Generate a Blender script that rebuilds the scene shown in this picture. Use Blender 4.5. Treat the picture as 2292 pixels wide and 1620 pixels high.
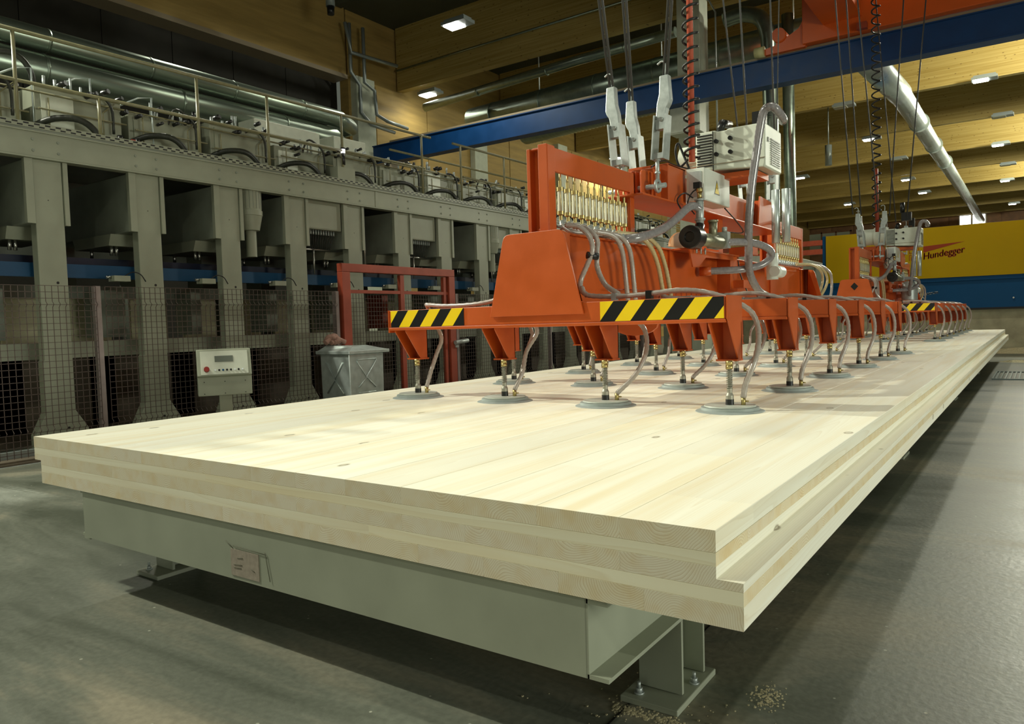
import bpy, bmesh, math, random
from mathutils import Vector, Matrix
random.seed(7)
PI = math.pi
C = bpy.context.scene.collection
SC = bpy.context.scene
for o in list(bpy.data.objects): bpy.data.objects.remove(o)

# ------------------------------------------------------------------ camera
F_PX, YAW, PITCH, ROLL = 1682.23, -0.611800, 0.053113, -0.030057
CAM = Vector((0.5258, -1.4393, 1.0327))
ca, sa, cb, sb = math.cos(YAW), math.sin(YAW), math.cos(PITCH), math.sin(PITCH)
fwd = Vector((sa*cb, ca*cb, -sb)); right = Vector((ca, -sa, 0)); up = right.cross(fwd)
r2 = right*math.cos(ROLL)+up*math.sin(ROLL); u2 = -right*math.sin(ROLL)+up*math.cos(ROLL)
cd = bpy.data.cameras.new('camera'); cam = bpy.data.objects.new('camera', cd); C.objects.link(cam)
M = Matrix((r2, u2, -fwd)).transposed().to_4x4(); M.translation = CAM
cam.matrix_world = M
cd.sensor_width = 36; cd.lens = F_PX/2292*36; cd.clip_start = .05; cd.clip_end = 300
SC.camera = cam

# ------------------------------------------------------------------ world + exposure
SC.view_settings.view_transform = 'Standard'; SC.view_settings.look = 'None'
SC.view_settings.gamma = 1; SC.view_settings.use_curve_mapping = False
SC.view_settings.exposure = 0.0
w = bpy.data.worlds.new('daylight'); SC.world = w; w.use_nodes = True
bg = w.node_tree.nodes['Background']; bg.inputs[0].default_value = (0.92, 1.0, 0.80, 1); bg.inputs[1].default_value = 0.10

LAMPC = (0.98, 0.995, 0.82)
def point(name, loc, W, rad=.12, col=LAMPC, parent=None):
    l = bpy.data.lights.new(name, 'POINT'); l.energy = W; l.shadow_soft_size = rad; l.color = col
    o = bpy.data.objects.new(name, l); C.objects.link(o); o.location = loc
    if parent: o.parent = parent
    return o
def spot(name, loc, W, parent=None, col=LAMPC):
    l = bpy.data.lights.new(name, 'SPOT'); l.energy = W; l.shadow_soft_size = .15; l.color = col; l.spot_size = math.radians(165); l.spot_blend = .6
    o = bpy.data.objects.new(name, l); C.objects.link(o); o.location = loc
    if parent: o.parent = parent
    return o
def area(name, loc, rot, sx, sy, W, col=LAMPC):
    l = bpy.data.lights.new(name, 'AREA'); l.shape = 'RECTANGLE'; l.size = sx; l.size_y = sy; l.energy = W; l.color = col
    o = bpy.data.objects.new(name, l); C.objects.link(o); o.location = loc; o.rotation_euler = rot
    return o
# unseen hall lamps, plus added fill lights behind the press and around the camera
def aim(o, tgt):
    o.rotation_euler = (Vector(tgt)-o.location).to_track_quat('-Z', 'Y').to_euler()
a = spot('unseen_hall_light', (-9.2, -2.4, 8.3), 3300); a.data.spot_size = 1.5; a.data.shadow_soft_size = .09; aim(a, (-2.0, .3, .3))
a = spot('unseen_hall_light', (-15.9, .27, 8.0), 8800); a.data.spot_size = .8; a.data.shadow_soft_size = .09; aim(a, (-2.0, 1.5, .3))
spot('unseen_hall_light', (3.6, -6.5, 8.3), 550)
spot('unseen_hall_light', (3.6, 4.2, 8.3), 140)
spot('unseen_hall_light', (-1.0, 16.0, 8.3), 420)
spot('unseen_hall_light', (-12.2, 7.0, 7.9), 420)  # added fill lamp, brightens the bays and ducts behind the press
for q in ((-5.4, 9.5, 8.3), (-5.4, -2.5, 8.3), (-1.0, 4.5, 8.3)):
    a = spot('unseen_hall_light', q, 330); a.data.shadow_soft_size = .6
point('unseen_hall_light', (2.6, 23.6, 8.3), 2400, .3)
point('unseen_hall_light', (2.6, 36, 8.3), 2400, .3)
point('unseen_hall_light', (2.6, 48, 8.3), 2400, .3)
area('front_fill_light', (2.5, -13, 3.2), (PI/2, 0, 0), 9, 5, 150, (.96, 1, .84))  # added soft fill from behind the camera for the front faces
area('side_fill_light', (10.5, 1.5, 1.35), (0, PI/2, 0), 2.2, 5, 620, (.96, 1, .86))  # added low fill from the right for channel, panel side and press columns

# ------------------------------------------------------------------ materials
def lin(c): return tuple(((x/255)/12.92 if x/255 <= .04045 else ((x/255+.055)/1.055)**2.4) for x in c)
def mat(name, col, rough=.5, metal=0, noise=.0, scale=8, bump=0, bscale=60, emit=None, es=0, alpha=None, spec=.5, trans=0, stretch=(1,1,1)):
    m = bpy.data.materials.new(name); m.use_nodes = True; nt = m.node_tree; b = nt.nodes['Principled BSDF']
    b.inputs['Base Color'].default_value = (*col, 1); b.inputs['Roughness'].default_value = rough
    b.inputs['Metallic'].default_value = metal; b.inputs['Specular IOR Level'].default_value = spec
    if trans: b.inputs['Transmission Weight'].default_value = trans
    if emit: b.inputs['Emission Color'].default_value = (*emit, 1); b.inputs['Emission Strength'].default_value = es
    tc = nt.nodes.new('ShaderNodeTexCoord')
    mp = nt.nodes.new('ShaderNodeMapping'); mp.inputs['Scale'].default_value = stretch
    nt.links.new(tc.outputs['Object'], mp.inputs[0])
    if noise:
        n = nt.nodes.new('ShaderNodeTexNoise'); n.inputs['Scale'].default_value = scale; n.inputs['Detail'].default_value = 6
        nt.links.new(mp.outputs[0], n.inputs[0])
        r = nt.nodes.new('ShaderNodeValToRGB'); e = r.color_ramp.elements
        e[0].position = .3; e[1].position = .7
        e[0].color = (*[c*(1-noise) for c in col], 1); e[1].color = (*[min(1, c*(1+noise)) for c in col], 1)
        nt.links.new(n.outputs[0], r.inputs[0]); nt.links.new(r.outputs[0], b.inputs['Base Color'])
        mr = nt.nodes.new('ShaderNodeMapRange'); mr.inputs[3].default_value = max(0, rough-.1); mr.inputs[4].default_value = min(1, rough+.1)
        nt.links.new(n.outputs[0], mr.inputs[0]); nt.links.new(mr.outputs[0], b.inputs['Roughness'])
    if bump:
        n2 = nt.nodes.new('ShaderNodeTexNoise'); n2.inputs['Scale'].default_value = bscale
        nt.links.new(mp.outputs[0], n2.inputs[0])
        bp = nt.nodes.new('ShaderNodeBump'); bp.inputs['Strength'].default_value = bump; bp.inputs['Distance'].default_value = .01
        nt.links.new(n2.outputs[0], bp.inputs['Height']); nt.links.new(bp.outputs[0], b.inputs['Normal'])
    return m

def wood_mat(name, light, dark, ring=.006, knots=True, gray=1.0):
    """solid softwood: growth rings round a pith that runs along local Y"""
    m = bpy.data.materials.new(name); m.use_nodes = True; nt = m.node_tree; N = nt.nodes; L = nt.links
    b = N['Principled BSDF']; b.inputs['Roughness'].default_value = .55; b.inputs['Specular IOR Level'].default_value = .3
    tc = N.new('ShaderNodeTexCoord'); oi = N.new('ShaderNodeObjectInfo')
    def math_(op, a=None, c=None, v1=None):
        n = N.new('ShaderNodeMath'); n.operation = op
        if a is not None:
            (L.new(a, n.inputs[0]) if hasattr(a, 'links') else setattr(n.inputs[0], 'default_value', a))
        if c is not None:
            (L.new(c, n.inputs[1]) if hasattr(c, 'links') else setattr(n.inputs[1], 'default_value', c))
        return n.outputs[0]
    sep = N.new('ShaderNodeSeparateXYZ'); L.new(tc.outputs['Object'], sep.inputs[0])
    rnd = oi.outputs['Random']
    wn = N.new('ShaderNodeTexWhiteNoise'); wn.noise_dimensions = '1D'; L.new(rnd, wn.inputs['W'])
    sc = N.new('ShaderNodeSeparateColor'); L.new(wn.outputs['Color'], sc.inputs[0])
    # board changes (finger joints) along Y
    seg = math_('FLOOR', math_('ADD', math_('MULTIPLY', sep.outputs['Y'], .42), math_('MULTIPLY', sc.outputs['Blue'], 7.0)))
    wn2 = N.new('ShaderNodeTexWhiteNoise'); wn2.noise_dimensions = '1D'; L.new(math_('ADD', seg, math_('MULTIPLY', rnd, 91.0)), wn2.inputs['W'])
    s2 = N.new('ShaderNodeSeparateColor'); L.new(wn2.outputs['Color'], s2.inputs[0])
    ox = math_('MULTIPLY', math_('SUBTRACT', s2.outputs['Red'], .5), .17)
    oz = math_('MULTIPLY', math_('SUBTRACT', s2.outputs['Green'], .35), .16)
    mp = N.new('ShaderNodeMapping'); mp.inputs['Scale'].default_value = (9, .7, 9); L.new(tc.outputs['Object'], mp.inputs[0])
    off = N.new('ShaderNodeVectorMath'); off.operation = 'ADD'; L.new(mp.outputs[0], off.inputs[0])
    cmb0 = N.new('ShaderNodeCombineXYZ'); L.new(math_('MULTIPLY', rnd, 50.0), cmb0.inputs[1]); L.new(cmb0.outputs[0], off.inputs[1])
    nz = N.new('ShaderNodeTexNoise'); nz.inputs['Scale'].default_value = 1.0; nz.inputs['Detail'].default_value = 2; L.new(off.outputs[0], nz.inputs[0])
    dz = math_('MULTIPLY', math_('SUBTRACT', nz.outputs[0], .5), .05)
    x = math_('SUBTRACT', sep.outputs['X'], ox); z = math_('SUBTRACT', sep.outputs['Z'], oz)
    rr = math_('ADD', math_('SQRT', math_('ADD', math_('MULTIPLY', x, x), math_('MULTIPLY', z, z))), dz)
    fr = math_('FRACT', math_('DIVIDE', rr, ring))
    ramp = N.new('ShaderNodeValToRGB'); e = ramp.color_ramp.elements
    e[0].position = .0; e[0].color = (*light, 1); e[1].position = .8; e[1].color = (*[l*.55+d*.45 for l, d in zip(light, dark)], 1)
    e2 = ramp.color_ramp.elements.new(.95); e2.color = (*dark, 1)
    e3 = ramp.color_ramp.elements.new(1.0); e3.color = (*light, 1)
    L.new(fr, ramp.inputs[0])
    # growth rings show strongly on end grain and softly on the planed faces
    sn_ = N.new('ShaderNodeSeparateXYZ'); L.new(tc.outputs['Normal'], sn_.inputs[0]); endg = math_('ABSOLUTE', sn_.outputs['Y'])
    sm = N.new('ShaderNodeMix'); sm.data_type = 'RGBA'; L.new(math_('ADD', .28, math_('MULTIPLY', endg, .72)), sm.inputs[0])
    sm.inputs[6].default_value = (*light, 1); L.new(ramp.outputs[0], sm.inputs[7])
    eg = N.new('ShaderNodeMix'); eg.data_type = 'RGBA'; eg.blend_type = 'MULTIPLY'; L.new(math_('MULTIPLY', endg, 1.0), eg.inputs[0]); L.new(sm.outputs[2], eg.inputs[6]); eg.inputs[7].default_value = (.92, .88, .83, 1)
    # soft tan streaks along the grain
    ms = N.new('ShaderNodeMapping'); ms.inputs['Scale'].default_value = (14, .55, 14); L.new(tc.outputs['Object'], ms.inputs[0])
    os_ = N.new('ShaderNodeVectorMath'); os_.operation = 'ADD'; L.new(ms.outputs[0], os_.inputs[0]); L.new(cmb0.outputs[0], os_.inputs[1])
    ns = N.new('ShaderNodeTexNoise'); ns.inputs['Scale'].default_value = 1.3; ns.inputs['Detail'].default_value = 3; L.new(os_.outputs[0], ns.inputs[0])
    rs_ = N.new('ShaderNodeValToRGB'); rs_.color_ramp.elements[0].position = .45; rs_.color_ramp.elements[0].color = (1, 1, 1, 1); rs_.color_ramp.elements[1].position = .72; rs_.color_ramp.elements[1].color = (.95, .88, .77, 1)
    L.new(ns.outputs[0], rs_.inputs[0])
    st = N.new('ShaderNodeMix'); st.data_type = 'RGBA'; st.blend_type = 'MULTIPLY'; st.inputs[0].default_value = 1; L.new(eg.outputs[2], st.inputs[6]); L.new(rs_.outputs[0], st.inputs[7])
    # per board tone
    hv = N.new('ShaderNodeHueSaturation'); L.new(st.outputs[2], hv.inputs['Color'])
    L.new(math_('ADD', .96, math_('MULTIPLY', s2.outputs['Blue'], .07)), hv.inputs['Value'])
    L.new(math_('ADD', .9, math_('MULTIPLY', s2.outputs['Red'], .2)), hv.inputs['Saturation'])
    col = hv.outputs[0]
    if knots:
        mk = N.new('ShaderNodeMapping'); mk.inputs['Scale'].default_value = (4.6, 2.6, 4.6); L.new(tc.outputs['Object'], mk.inputs[0])
        ok = N.new('ShaderNodeVectorMath'); ok.operation = 'ADD'; L.new(mk.outputs[0], ok.inputs[0]); L.new(cmb0.outputs[0], ok.inputs[1])
        vo = N.new('ShaderNodeTexVoronoi'); vo.inputs['Scale'].default_value = 1.0; L.new(ok.outputs[0], vo.inputs[0])
        kr = N.new('ShaderNodeValToRGB'); k = kr.color_ramp.elements
        k[0].position = .0; k[0].color = (.75, .75, .75, 1); k[1].position = .085; k[1].color = (0, 0, 0, 1)
        q = k.__class__ and kr.color_ramp.elements.new(.045); q.color = (.35, .35, .35, 1)
        q = kr.color_ramp.elements.new(.062); q.color = (.9, .9, .9, 1)
        L.new(vo.outputs['Distance'], kr.inputs[0])
        mx = N.new('ShaderNodeMix'); mx.data_type = 'RGBA'; L.new(math_('MULTIPLY', kr.outputs[0], math_('SUBTRACT', 1.0, endg)), mx.inputs[0]); L.new(col, mx.inputs[6]); mx.inputs[7].default_value = (*[d*.45 for d in dark], 1)
        col = mx.outputs[2]
    L.new(col, b.inputs['Base Color'])
    return m

M_clt = wood_mat('spruce_board', (.93, .91, .765), (.66, .55, .35), .0055)
M_cross = wood_mat('spruce_cross_board', (.91, .86, .66), (.68, .54, .31), .007)
M_glulam = mat('glulam', (.36, .245, .085), .55, noise=.16, scale=3, stretch=(.35, 1, 5), spec=.3)
M_glulamx = M_glulam
def glulam():
    m = wood_mat('glulam_beam', (.44, .315, .105), (.33, .22, .065), .012, knots=False)
    nt = m.node_tree; N = nt.nodes; L = nt.links; b = N['Principled BSDF']
    tc = N.new('ShaderNodeTexCoord'); sep = N.new('ShaderNodeSeparateXYZ'); L.new(tc.outputs['Object'], sep.inputs[0])
    # dark nail/knot flecks and lamella tone
    mp = N.new('ShaderNodeMapping'); mp.inputs['Scale'].default_value = (4.2, 2, 9); L.new(tc.outputs['Object'], mp.inputs[0])
    vo = N.new('ShaderNodeTexVoronoi'); vo.inputs['Scale'].default_value = 1; L.new(mp.outputs[0], vo.inputs[0])
    r = N.new('ShaderNodeValToRGB'); r.color_ramp.elements[0].position = .06; r.color_ramp.elements[0].color = (1, 1, 1, 1); r.color_ramp.elements[1].position = .16; r.color_ramp.elements[1].color = (0, 0, 0, 1)
    L.new(vo.outputs['Distance'], r.inputs[0])
    mx = N.new('ShaderNodeMix'); mx.data_type = 'RGBA'; L.new(r.outputs[0], mx.inputs[0])
    n = N.new('ShaderNodeTexNoise'); mq = N.new('ShaderNodeMapping'); mq.inputs['Scale'].default_value = (.25, 1, 12); L.new(tc.outputs['Object'], mq.inputs[0]); L.new(mq.outputs[0], n.inputs[0]); n.inputs['Scale'].default_value = 2
    rr = N.new('ShaderNodeValToRGB'); rr.color_ramp.elements[0].position = .3; rr.color_ramp.elements[1].position = .7
    rr.color_ramp.elements[0].color = (.30, .205, .05, 1); rr.color_ramp.elements[1].color = (.42, .31, .10, 1)
    L.new(n.outputs[0], rr.inputs[0]); L.new(rr.outputs[0], mx.inputs[6]); mx.inputs[7].default_value = (.13, .075, .02, 1)
    L.new(mx.outputs[2], b.inputs['Base Color'])
    return m
M_beam = glulam()
M_woodwall = mat('amber_timber_cladding', (.40, .27, .085), .6, noise=.15, scale=2, stretch=(1, .4, 4), spec=.3)
M_brownwall = mat('brown_timber_cladding', (.20, .10, .045), .6, noise=.2, scale=2, spec=.3)
M_dark = mat('dark_cladding', (.022, .020, .014), .6, noise=.25, scale=2, spec=.25)
M_roof = mat('dark_roof_deck', (.05, .055, .035), .6, noise=.2, scale=2)
M_conc = mat('pale_concrete', (.55, .58, .45), .7, noise=.08, scale=5, bump=.2)
M_plinth = mat('dusty_concrete', (.40, .37, .24), .8, noise=.2, scale=4, bump=.3)
M_press = mat('grey_green_paint', (.29, .305, .225), .5, noise=.07, scale=4)
M_pressd = mat('dark_green_grey_paint', (.22, .24, .19), .45, noise=.2, scale=3)
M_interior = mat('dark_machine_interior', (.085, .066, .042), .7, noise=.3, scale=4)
M_blue = mat('blue_paint', (.001, .042, .155), .5, noise=.12, scale=3)
M_blue2 = mat('teal_blue_paint', (.002, .06, .15), .5, noise=.1, scale=3)
M_navy = mat('navy_steel', (.006, .012, .035), .4)
M_orange = mat('orange_red_paint', (.50, .085, .010), .38, noise=.10, scale=5, bump=.03, bscale=200)
M_craneo = mat('orange_crane_paint', (.66, .11, .012), .4, noise=.08, scale=2)
M_red = mat('oxide_red_paint', (.33, .055, .025), .45, noise=.15, scale=6)
M_frame = mat('cream_grey_paint', (.33, .35, .265), .42, noise=.08, scale=5)
M_plate = mat('white_lacquered_sheet', (.66, .70, .62), .35, noise=.05, scale=10)
M_pump = mat('light_grey_plastic', (.62, .65, .54), .4, noise=.05, scale=12)
M_galv = mat('galvanised_steel', (.52, .58, .56), .35, metal=.6, noise=.12, scale=14)
M_zinc = mat('zinc_plated_steel', (.43, .47, .45), .42, metal=.45, noise=.15, scale=25)
M_duct = mat('spiral_duct_metal', (.30, .36, .29), .32, metal=.85, noise=.12, scale=3, stretch=(3, .3, 3))
M_chrome = mat('chrome', (.5, .5, .46), .3, metal=1)
M_spring = mat('spring_steel', (.33, .32, .26), .5, metal=.5)
M_brass = mat('brass', (.50, .40, .17), .4, metal=1)
M_black = mat('black_rubber', (.008, .008, .007), .45)
M_blackp = mat('black_plastic', (.012, .012, .011), .3)
M_rubber = mat('grey_rubber', (.30, .345, .33), .55, noise=.08, scale=30)
M_cupplate = mat('grey_cup_plate', (.45, .48, .42), .4, noise=.08, scale=30)
M_hose = mat('clear_reinforced_hose', (.37, .325, .285), .22, noise=.12, scale=60, spec=.7)
M_hosey = mat('yellowed_hose', (.52, .42, .22), .3, noise=.1, scale=60)
M_hoseg = mat('grey_clear_hose', (.25, .235, .235), .15, noise=.15, scale=50, spec=.8)
M_bhose = mat('black_hydraulic_hose', (.022, .024, .016), .4, noise=.3, scale=60)
M_yellowp = mat('dull_yellow_rail', (.20, .185, .095), .4, noise=.15, scale=20)
M_rope = mat('dark_wire_rope', (.05, .05, .045), .5)
M_yellow = mat('yellow_machine_paint', (.50, .32, .0), .55, noise=.05, scale=1, spec=.2)
M_mblue = mat('blue_machine_paint', (.002, .07, .19), .5, noise=.08, scale=1, spec=.25)
M_sred = mat('red_sign_print', (.34, .035, .0), .5)
M_white = mat('white_print', (.75, .8, .8), .5)
M_lamp = mat('lamp_lens', (1, 1, .95), .3, emit=(1, 1, .93), es=22)
M_lampoff = mat('unlit_lamp_lens', (.30, .30, .22), .3)
M_lamph = mat('lamp_housing', (.30, .34, .33), .35, metal=.4)
M_win = mat('bright_window_pane', (.9, .95, .9), .2, emit=(.97, 1, .93), es=3.2)
M_pane2 = mat('pale_window_pane', (.38, .41, .30), .3)
M_glass = mat('filter_glass', (.74, .74, .58), .1, spec=.8)
M_saw = mat('sawdust', (.50, .44, .27), .9, noise=.25, scale=60)
M_screen = mat('lcd_screen', (.16, .18, .15), .2)
M_knobred = mat('red_button', (.30, .03, .02), .35)
M_rag = mat('dusty_rose_cloth', (.30, .17, .13), .8, noise=.2, scale=20)
M_peach = mat('pale_orange_sheet', (.85, .42, .19), .5, noise=.04, scale=10)
M_wire = mat('mesh_wire', (.085, .060, .050), .5, metal=.2)
M_tan = mat('tan_steel', (.28, .22, .14), .5)
M_label = mat('paper_label', (.34, .29, .23), .7, noise=.15, scale=60)
M_pencil = mat('pencil_mark', (.10, .10, .06), .7)
M_bluepad = mat('blue_strip', (.015, .12, .26), .5)
M_grate = mat('steel_grate', (.22, .26, .25), .4, metal=.6)
M_boardpale = mat('pale_panel', (.72, .70, .46), .6, noise=.1, scale=3)

def hazard_mat():
    m = bpy.data.materials.new('hazard_tape'); m.use_nodes = True; nt = m.node_tree; N = nt.nodes; L = nt.links; b = N['Principled BSDF']
    b.inputs['Roughness'].default_value = .35
    tc = N.new('ShaderNodeTexCoord'); s = N.new('ShaderNodeSeparateXYZ'); L.new(tc.outputs['Object'], s.inputs[0])
    def mt(op, a, c):
        n = N.new('ShaderNodeMath'); n.operation = op
        for i, v in enumerate((a, c)):
            if hasattr(v, 'links'): L.new(v, n.inputs[i])
            elif v is not None: n.inputs[i].default_value = v
        return n.outputs[0]
    v = mt('FRACT', mt('DIVIDE', mt('SUBTRACT', mt('ADD', s.outputs['X'], 5.0), mt('MULTIPLY', s.outputs['Z'], .80)), .163), None)
    g = mt('GREATER_THAN', v, .5)
    mx = N.new('ShaderNodeMix'); mx.data_type = 'RGBA'; L.new(g, mx.inputs[0])
    mx.inputs[6].default_value = (.90, .63, .008, 1); mx.inputs[7].default_value = (.006, .006, .006, 1)
    L.new(mx.outputs[2], b.inputs['Base Color']); return m
M_haz = hazard_mat()

def floor_mat():
    m = bpy.data.materials.new('polished_concrete'); m.use_nodes = True; nt = m.node_tree; N = nt.nodes; L = nt.links; b = N['Principled BSDF']
    tc = N.new('ShaderNodeTexCoord')
    n1 = N.new('ShaderNodeTexNoise'); n1.inputs['Scale'].default_value = .8; n1.inputs['Detail'].default_value = 8; n1.inputs['Roughness'].default_value = .62; n1.inputs['Distortion'].default_value = .7
    mp = N.new('ShaderNodeMapping'); mp.inputs['Rotation'].default_value = (0, 0, .9); mp.inputs['Scale'].default_value = (.6, 1.7, 1)
    L.new(tc.outputs['Object'], mp.inputs[0]); L.new(mp.outputs[0], n1.inputs[0])
    n2 = N.new('ShaderNodeTexNoise'); n2.inputs['Scale'].default_value = 45; n2.inputs['Detail'].default_value = 4; L.new(tc.outputs['Object'], n2.inputs[0])
    r = N.new('ShaderNodeValToRGB'); e = r.color_ramp.elements
    e[0].position = .37; e[0].color = (.085, .095, .070, 1); e[1].position = .63; e[1].color = (.29, .26, .185, 1)
    q = e.new(.5); q.color = (.155, .165, .128, 1)
    L.new(n1.outputs[0], r.inputs[0])
    r2_ = N.new('ShaderNodeValToRGB'); r2_.color_ramp.elements[0].position = .35; r2_.color_ramp.elements[0].color = (.88, .88, .88, 1); r2_.color_ramp.elements[1].position = .65; r2_.color_ramp.elements[1].color = (1.1, 1.1, 1.1, 1)
    L.new(n2.outputs[0], r2_.inputs[0])
    mx = N.new('ShaderNodeMix'); mx.data_type = 'RGBA'; mx.blend_type = 'MULTIPLY'; mx.inputs[0].default_value = 1
    L.new(r.outputs[0], mx.inputs[6]); L.new(r2_.outputs[0], mx.inputs[7])
    # white dust specks
    vo = N.new('ShaderNodeTexVoronoi'); vo.inputs['Scale'].default_value = 9; L.new(tc.outputs['Object'], vo.inputs[0])
    rs = N.new('ShaderNodeValToRGB'); rs.color_ramp.elements[0].position = .035; rs.color_ramp.elements[0].color = (1, 1, 1, 1); rs.color_ramp.elements[1].position = .05; rs.color_ramp.elements[1].color = (0, 0, 0, 1)
    L.new(vo.outputs['Distance'], rs.inputs[0])
    m2 = N.new('ShaderNodeMix'); m2.data_type = 'RGBA'; L.new(rs.outputs[0], m2.inputs[0]); L.new(mx.outputs[2], m2.inputs[6]); m2.inputs[7].default_value = (.45, .45, .36, 1)
    L.new(m2.outputs[2], b.inputs['Base Color'])
    mr = N.new('ShaderNodeMapRange'); mr.inputs[1].default_value = .35; mr.inputs[2].default_value = .65; mr.inputs[3].default_value = .36; mr.inputs[4].default_value = .55
    L.new(n1.outputs[0], mr.inputs[0]); L.new(mr.outputs[0], b.inputs['Roughness'])
    bp = N.new('ShaderNodeBump'); bp.inputs['Strength'].default_value = .12; bp.inputs['Distance'].default_value = .01
    L.new(n2.outputs[0], bp.inputs['Height']); L.new(bp.outputs[0], b.inputs['Normal'])
    return m
M_floor = floor_mat()

# ------------------------------------------------------------------ mesh helpers
WORLD = {}
def wloc(o): return WORLD.get(o.name, Vector((0, 0, 0)))
class MB:
    def __init__(s): s.v = []; s.f = []; s.sm = []
    def add(s, vs, fs, smooth=False):
        o = len(s.v); s.v += [tuple(v) for v in vs]; s.f += [tuple(i+o for i in f) for f in fs]; s.sm += [smooth]*len(fs); return s
    def box(s, x0, x1, y0, y1, z0, z1):
        x0, x1 = sorted((x0, x1)); y0, y1 = sorted((y0, y1)); z0, z1 = sorted((z0, z1))
        return s.add([(x0,y0,z0),(x1,y0,z0),(x1,y1,z0),(x0,y1,z0),(x0,y0,z1),(x1,y0,z1),(x1,y1,z1),(x0,y1,z1)],
                     [(0,3,2,1),(4,5,6,7),(0,1,5,4),(1,2,6,5),(2,3,7,6),(3,0,4,7)])
    def prism(s, poly, ax, a, b):
        """poly: 2-D points; ax the extrusion axis. x: (y,z); y: (x,z); z: (x,y)"""
        def P(p, t): return {'x': (t, p[0], p[1]), 'y': (p[0], t, p[1]), 'z': (p[0], p[1], t)}[ax]
        n = len(poly); vs = [P(p, a) for p in poly]+[P(p, b) for p in poly]
        fs = [tuple(range(n)), tuple(range(2*n-1, n-1, -1))]+[(i, i+n, (i+1) % n+n, (i+1) % n) for i in range(n)]
        return s.add(vs, fs)
    def tube(s, pts, r, n=8, cap=True, rib=0, closed=False):
        pts = [Vector(p) for p in pts]; m = len(pts); vs = []
        t0 = (pts[1]-pts[0]).normalized(); a = Vector((0, 0, 1)) if abs(t0.z) < .9 else Vector((1, 0, 0))
        nrm = t0.cross(a).normalized()
        for i, p in enumerate(pts):
            if i == 0: t = pts[1]-pts[0]
            elif i == m-1: t = pts[-1]-pts[-2]
            else: t = pts[i+1]-pts[i-1]
            t.normalize(); nrm = (nrm-t*nrm.dot(t)).normalized(); bn = t.cross(nrm)
            rad = (r[i] if isinstance(r, (list, tuple)) else r)*(1+(rib if i % 2 else -rib))
            for k in range(n):
                an = 2*PI*k/n; vs.append(p+(nrm*math.cos(an)+bn*math.sin(an))*rad)
        fs = [(i*n+k, i*n+(k+1) % n, (i+1)*n+(k+1) % n, (i+1)*n+k) for i in range(m-1) for k in range(n)]
        s.add(vs, fs, True)
        if cap:
            o = len(s.v)-len(vs)
            s.f += [tuple(o+k for k in range(n-1, -1, -1)), tuple(o+(m-1)*n+k for k in range(n))]; s.sm += [False]*2
        return s
    def cyl(s, p0, p1, r, n=12, r1=None): return s.tube([p0, p1], [r, r if r1 is None else r1], n)
    def lathe(s, prof, c, n=24, ax='z'):
        vs = []
        for (r, h) in prof:
            for k in range(n):
                a = 2*PI*k/n; u, v = r*math.cos(a), r*math.sin(a)
                vs.append({'z': (c[0]+u, c[1]+v, c[2]+h), 'y': (c[0]+u, c[1]+h, c[2]+v), 'x': (c[0]+h, c[1]+u, c[2]+v)}[ax])
        m = len(prof)
        for i in range(m-1):
            # hard edges between profile rings: separate strips
            a = vs[i*n:(i+1)*n]; b = vs[(i+1)*n:(i+2)*n]
            s.add(a+b, [(k, (k+1) % n, n+(k+1) % n, n+k) for k in range(n)], True)
        return s
    def build(s, name, mt, parent=None, origin=None, bevel=0, kind=None, label=None):
        me = bpy.data.meshes.new(name)
        xs = [v[0] for v in s.v]; ys = [v[1] for v in s.v]; zs = [v[2] for v in s.v]
        og = Vector(origin) if origin else Vector(((min(xs)+max(xs))/2, (min(ys)+max(ys))/2, min(zs)))
        me.from_pydata([tuple(Vector(v)-og) for v in s.v], [], s.f); me.materials.append(mt)
        me.polygons.foreach_set('use_smooth', s.sm)
        bm = bmesh.new(); bm.from_mesh(me); bmesh.ops.recalc_face_normals(bm, faces=bm.faces); bm.to_mesh(me); bm.free()
        o = bpy.data.objects.new(name, me); C.objects.link(o); WORLD[o.name] = og
        if parent: o.parent = parent; o.location = og-wloc(parent)
        else: o.location = og
        if bevel:
            b = o.modifiers.new('bevel', 'BEVEL'); b.width = bevel; b.segments = 2; b.limit_method = 'ANGLE'
        if kind: o['kind'] = kind
        if label: o['label'] = label
        return o
def empty(name, loc, label=None, cat=None, group=None, kind=None):
    o = bpy.data.objects.new(name, None); C.objects.link(o); o.location = loc; WORLD[o.name] = Vector(loc); o.empty_display_size = .1
    return tag(o, label, cat, group, kind)
def tag(o, label=None, cat=None, group=None, kind=None):
    if label: o['label'] = label
    if cat: o['category'] = cat
    if group: o['group'] = group
    if kind: o['kind'] = kind
    return o
def copy_tree(o, parent=None):
    c = o.copy(); C.objects.link(c); WORLD[c.name] = wloc(o)
    if parent is not None: c.parent = parent
    for ch in list(o.children):
        if ch.type == 'LIGHT': continue
        copy_tree(ch, c)
    return c
def bez(pts, n=24):
    """Catmull-Rom through points"""
    P = [Vector(p) for p in pts]; P = [2*P[0]-P[1]]+P+[2*P[-1]-P[-2]]; out = []
    seg = len(P)-3; per = max(2, n//seg)
    for i in range(seg):
        a, b, c, d = P[i:i+4]
        for k in range(per):
            t = k/per
            out.append(.5*((2*b)+(c-a)*t+(2*a-5*b+4*c-d)*t*t+(3*b-a-3*c+d)*t**3))
    out.append(P[-2]); return out
def helix(c, r, z0, z1, turns, rad, per=10, n=4):
    m = int(turns*per)
    return MB().tube([(c[0]+r*math.cos(2*PI*k/per), c[1]+r*math.sin(2*PI*k/per), z0+(z1-z0)*k/m) for k in range(m+1)], rad, n)
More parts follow.
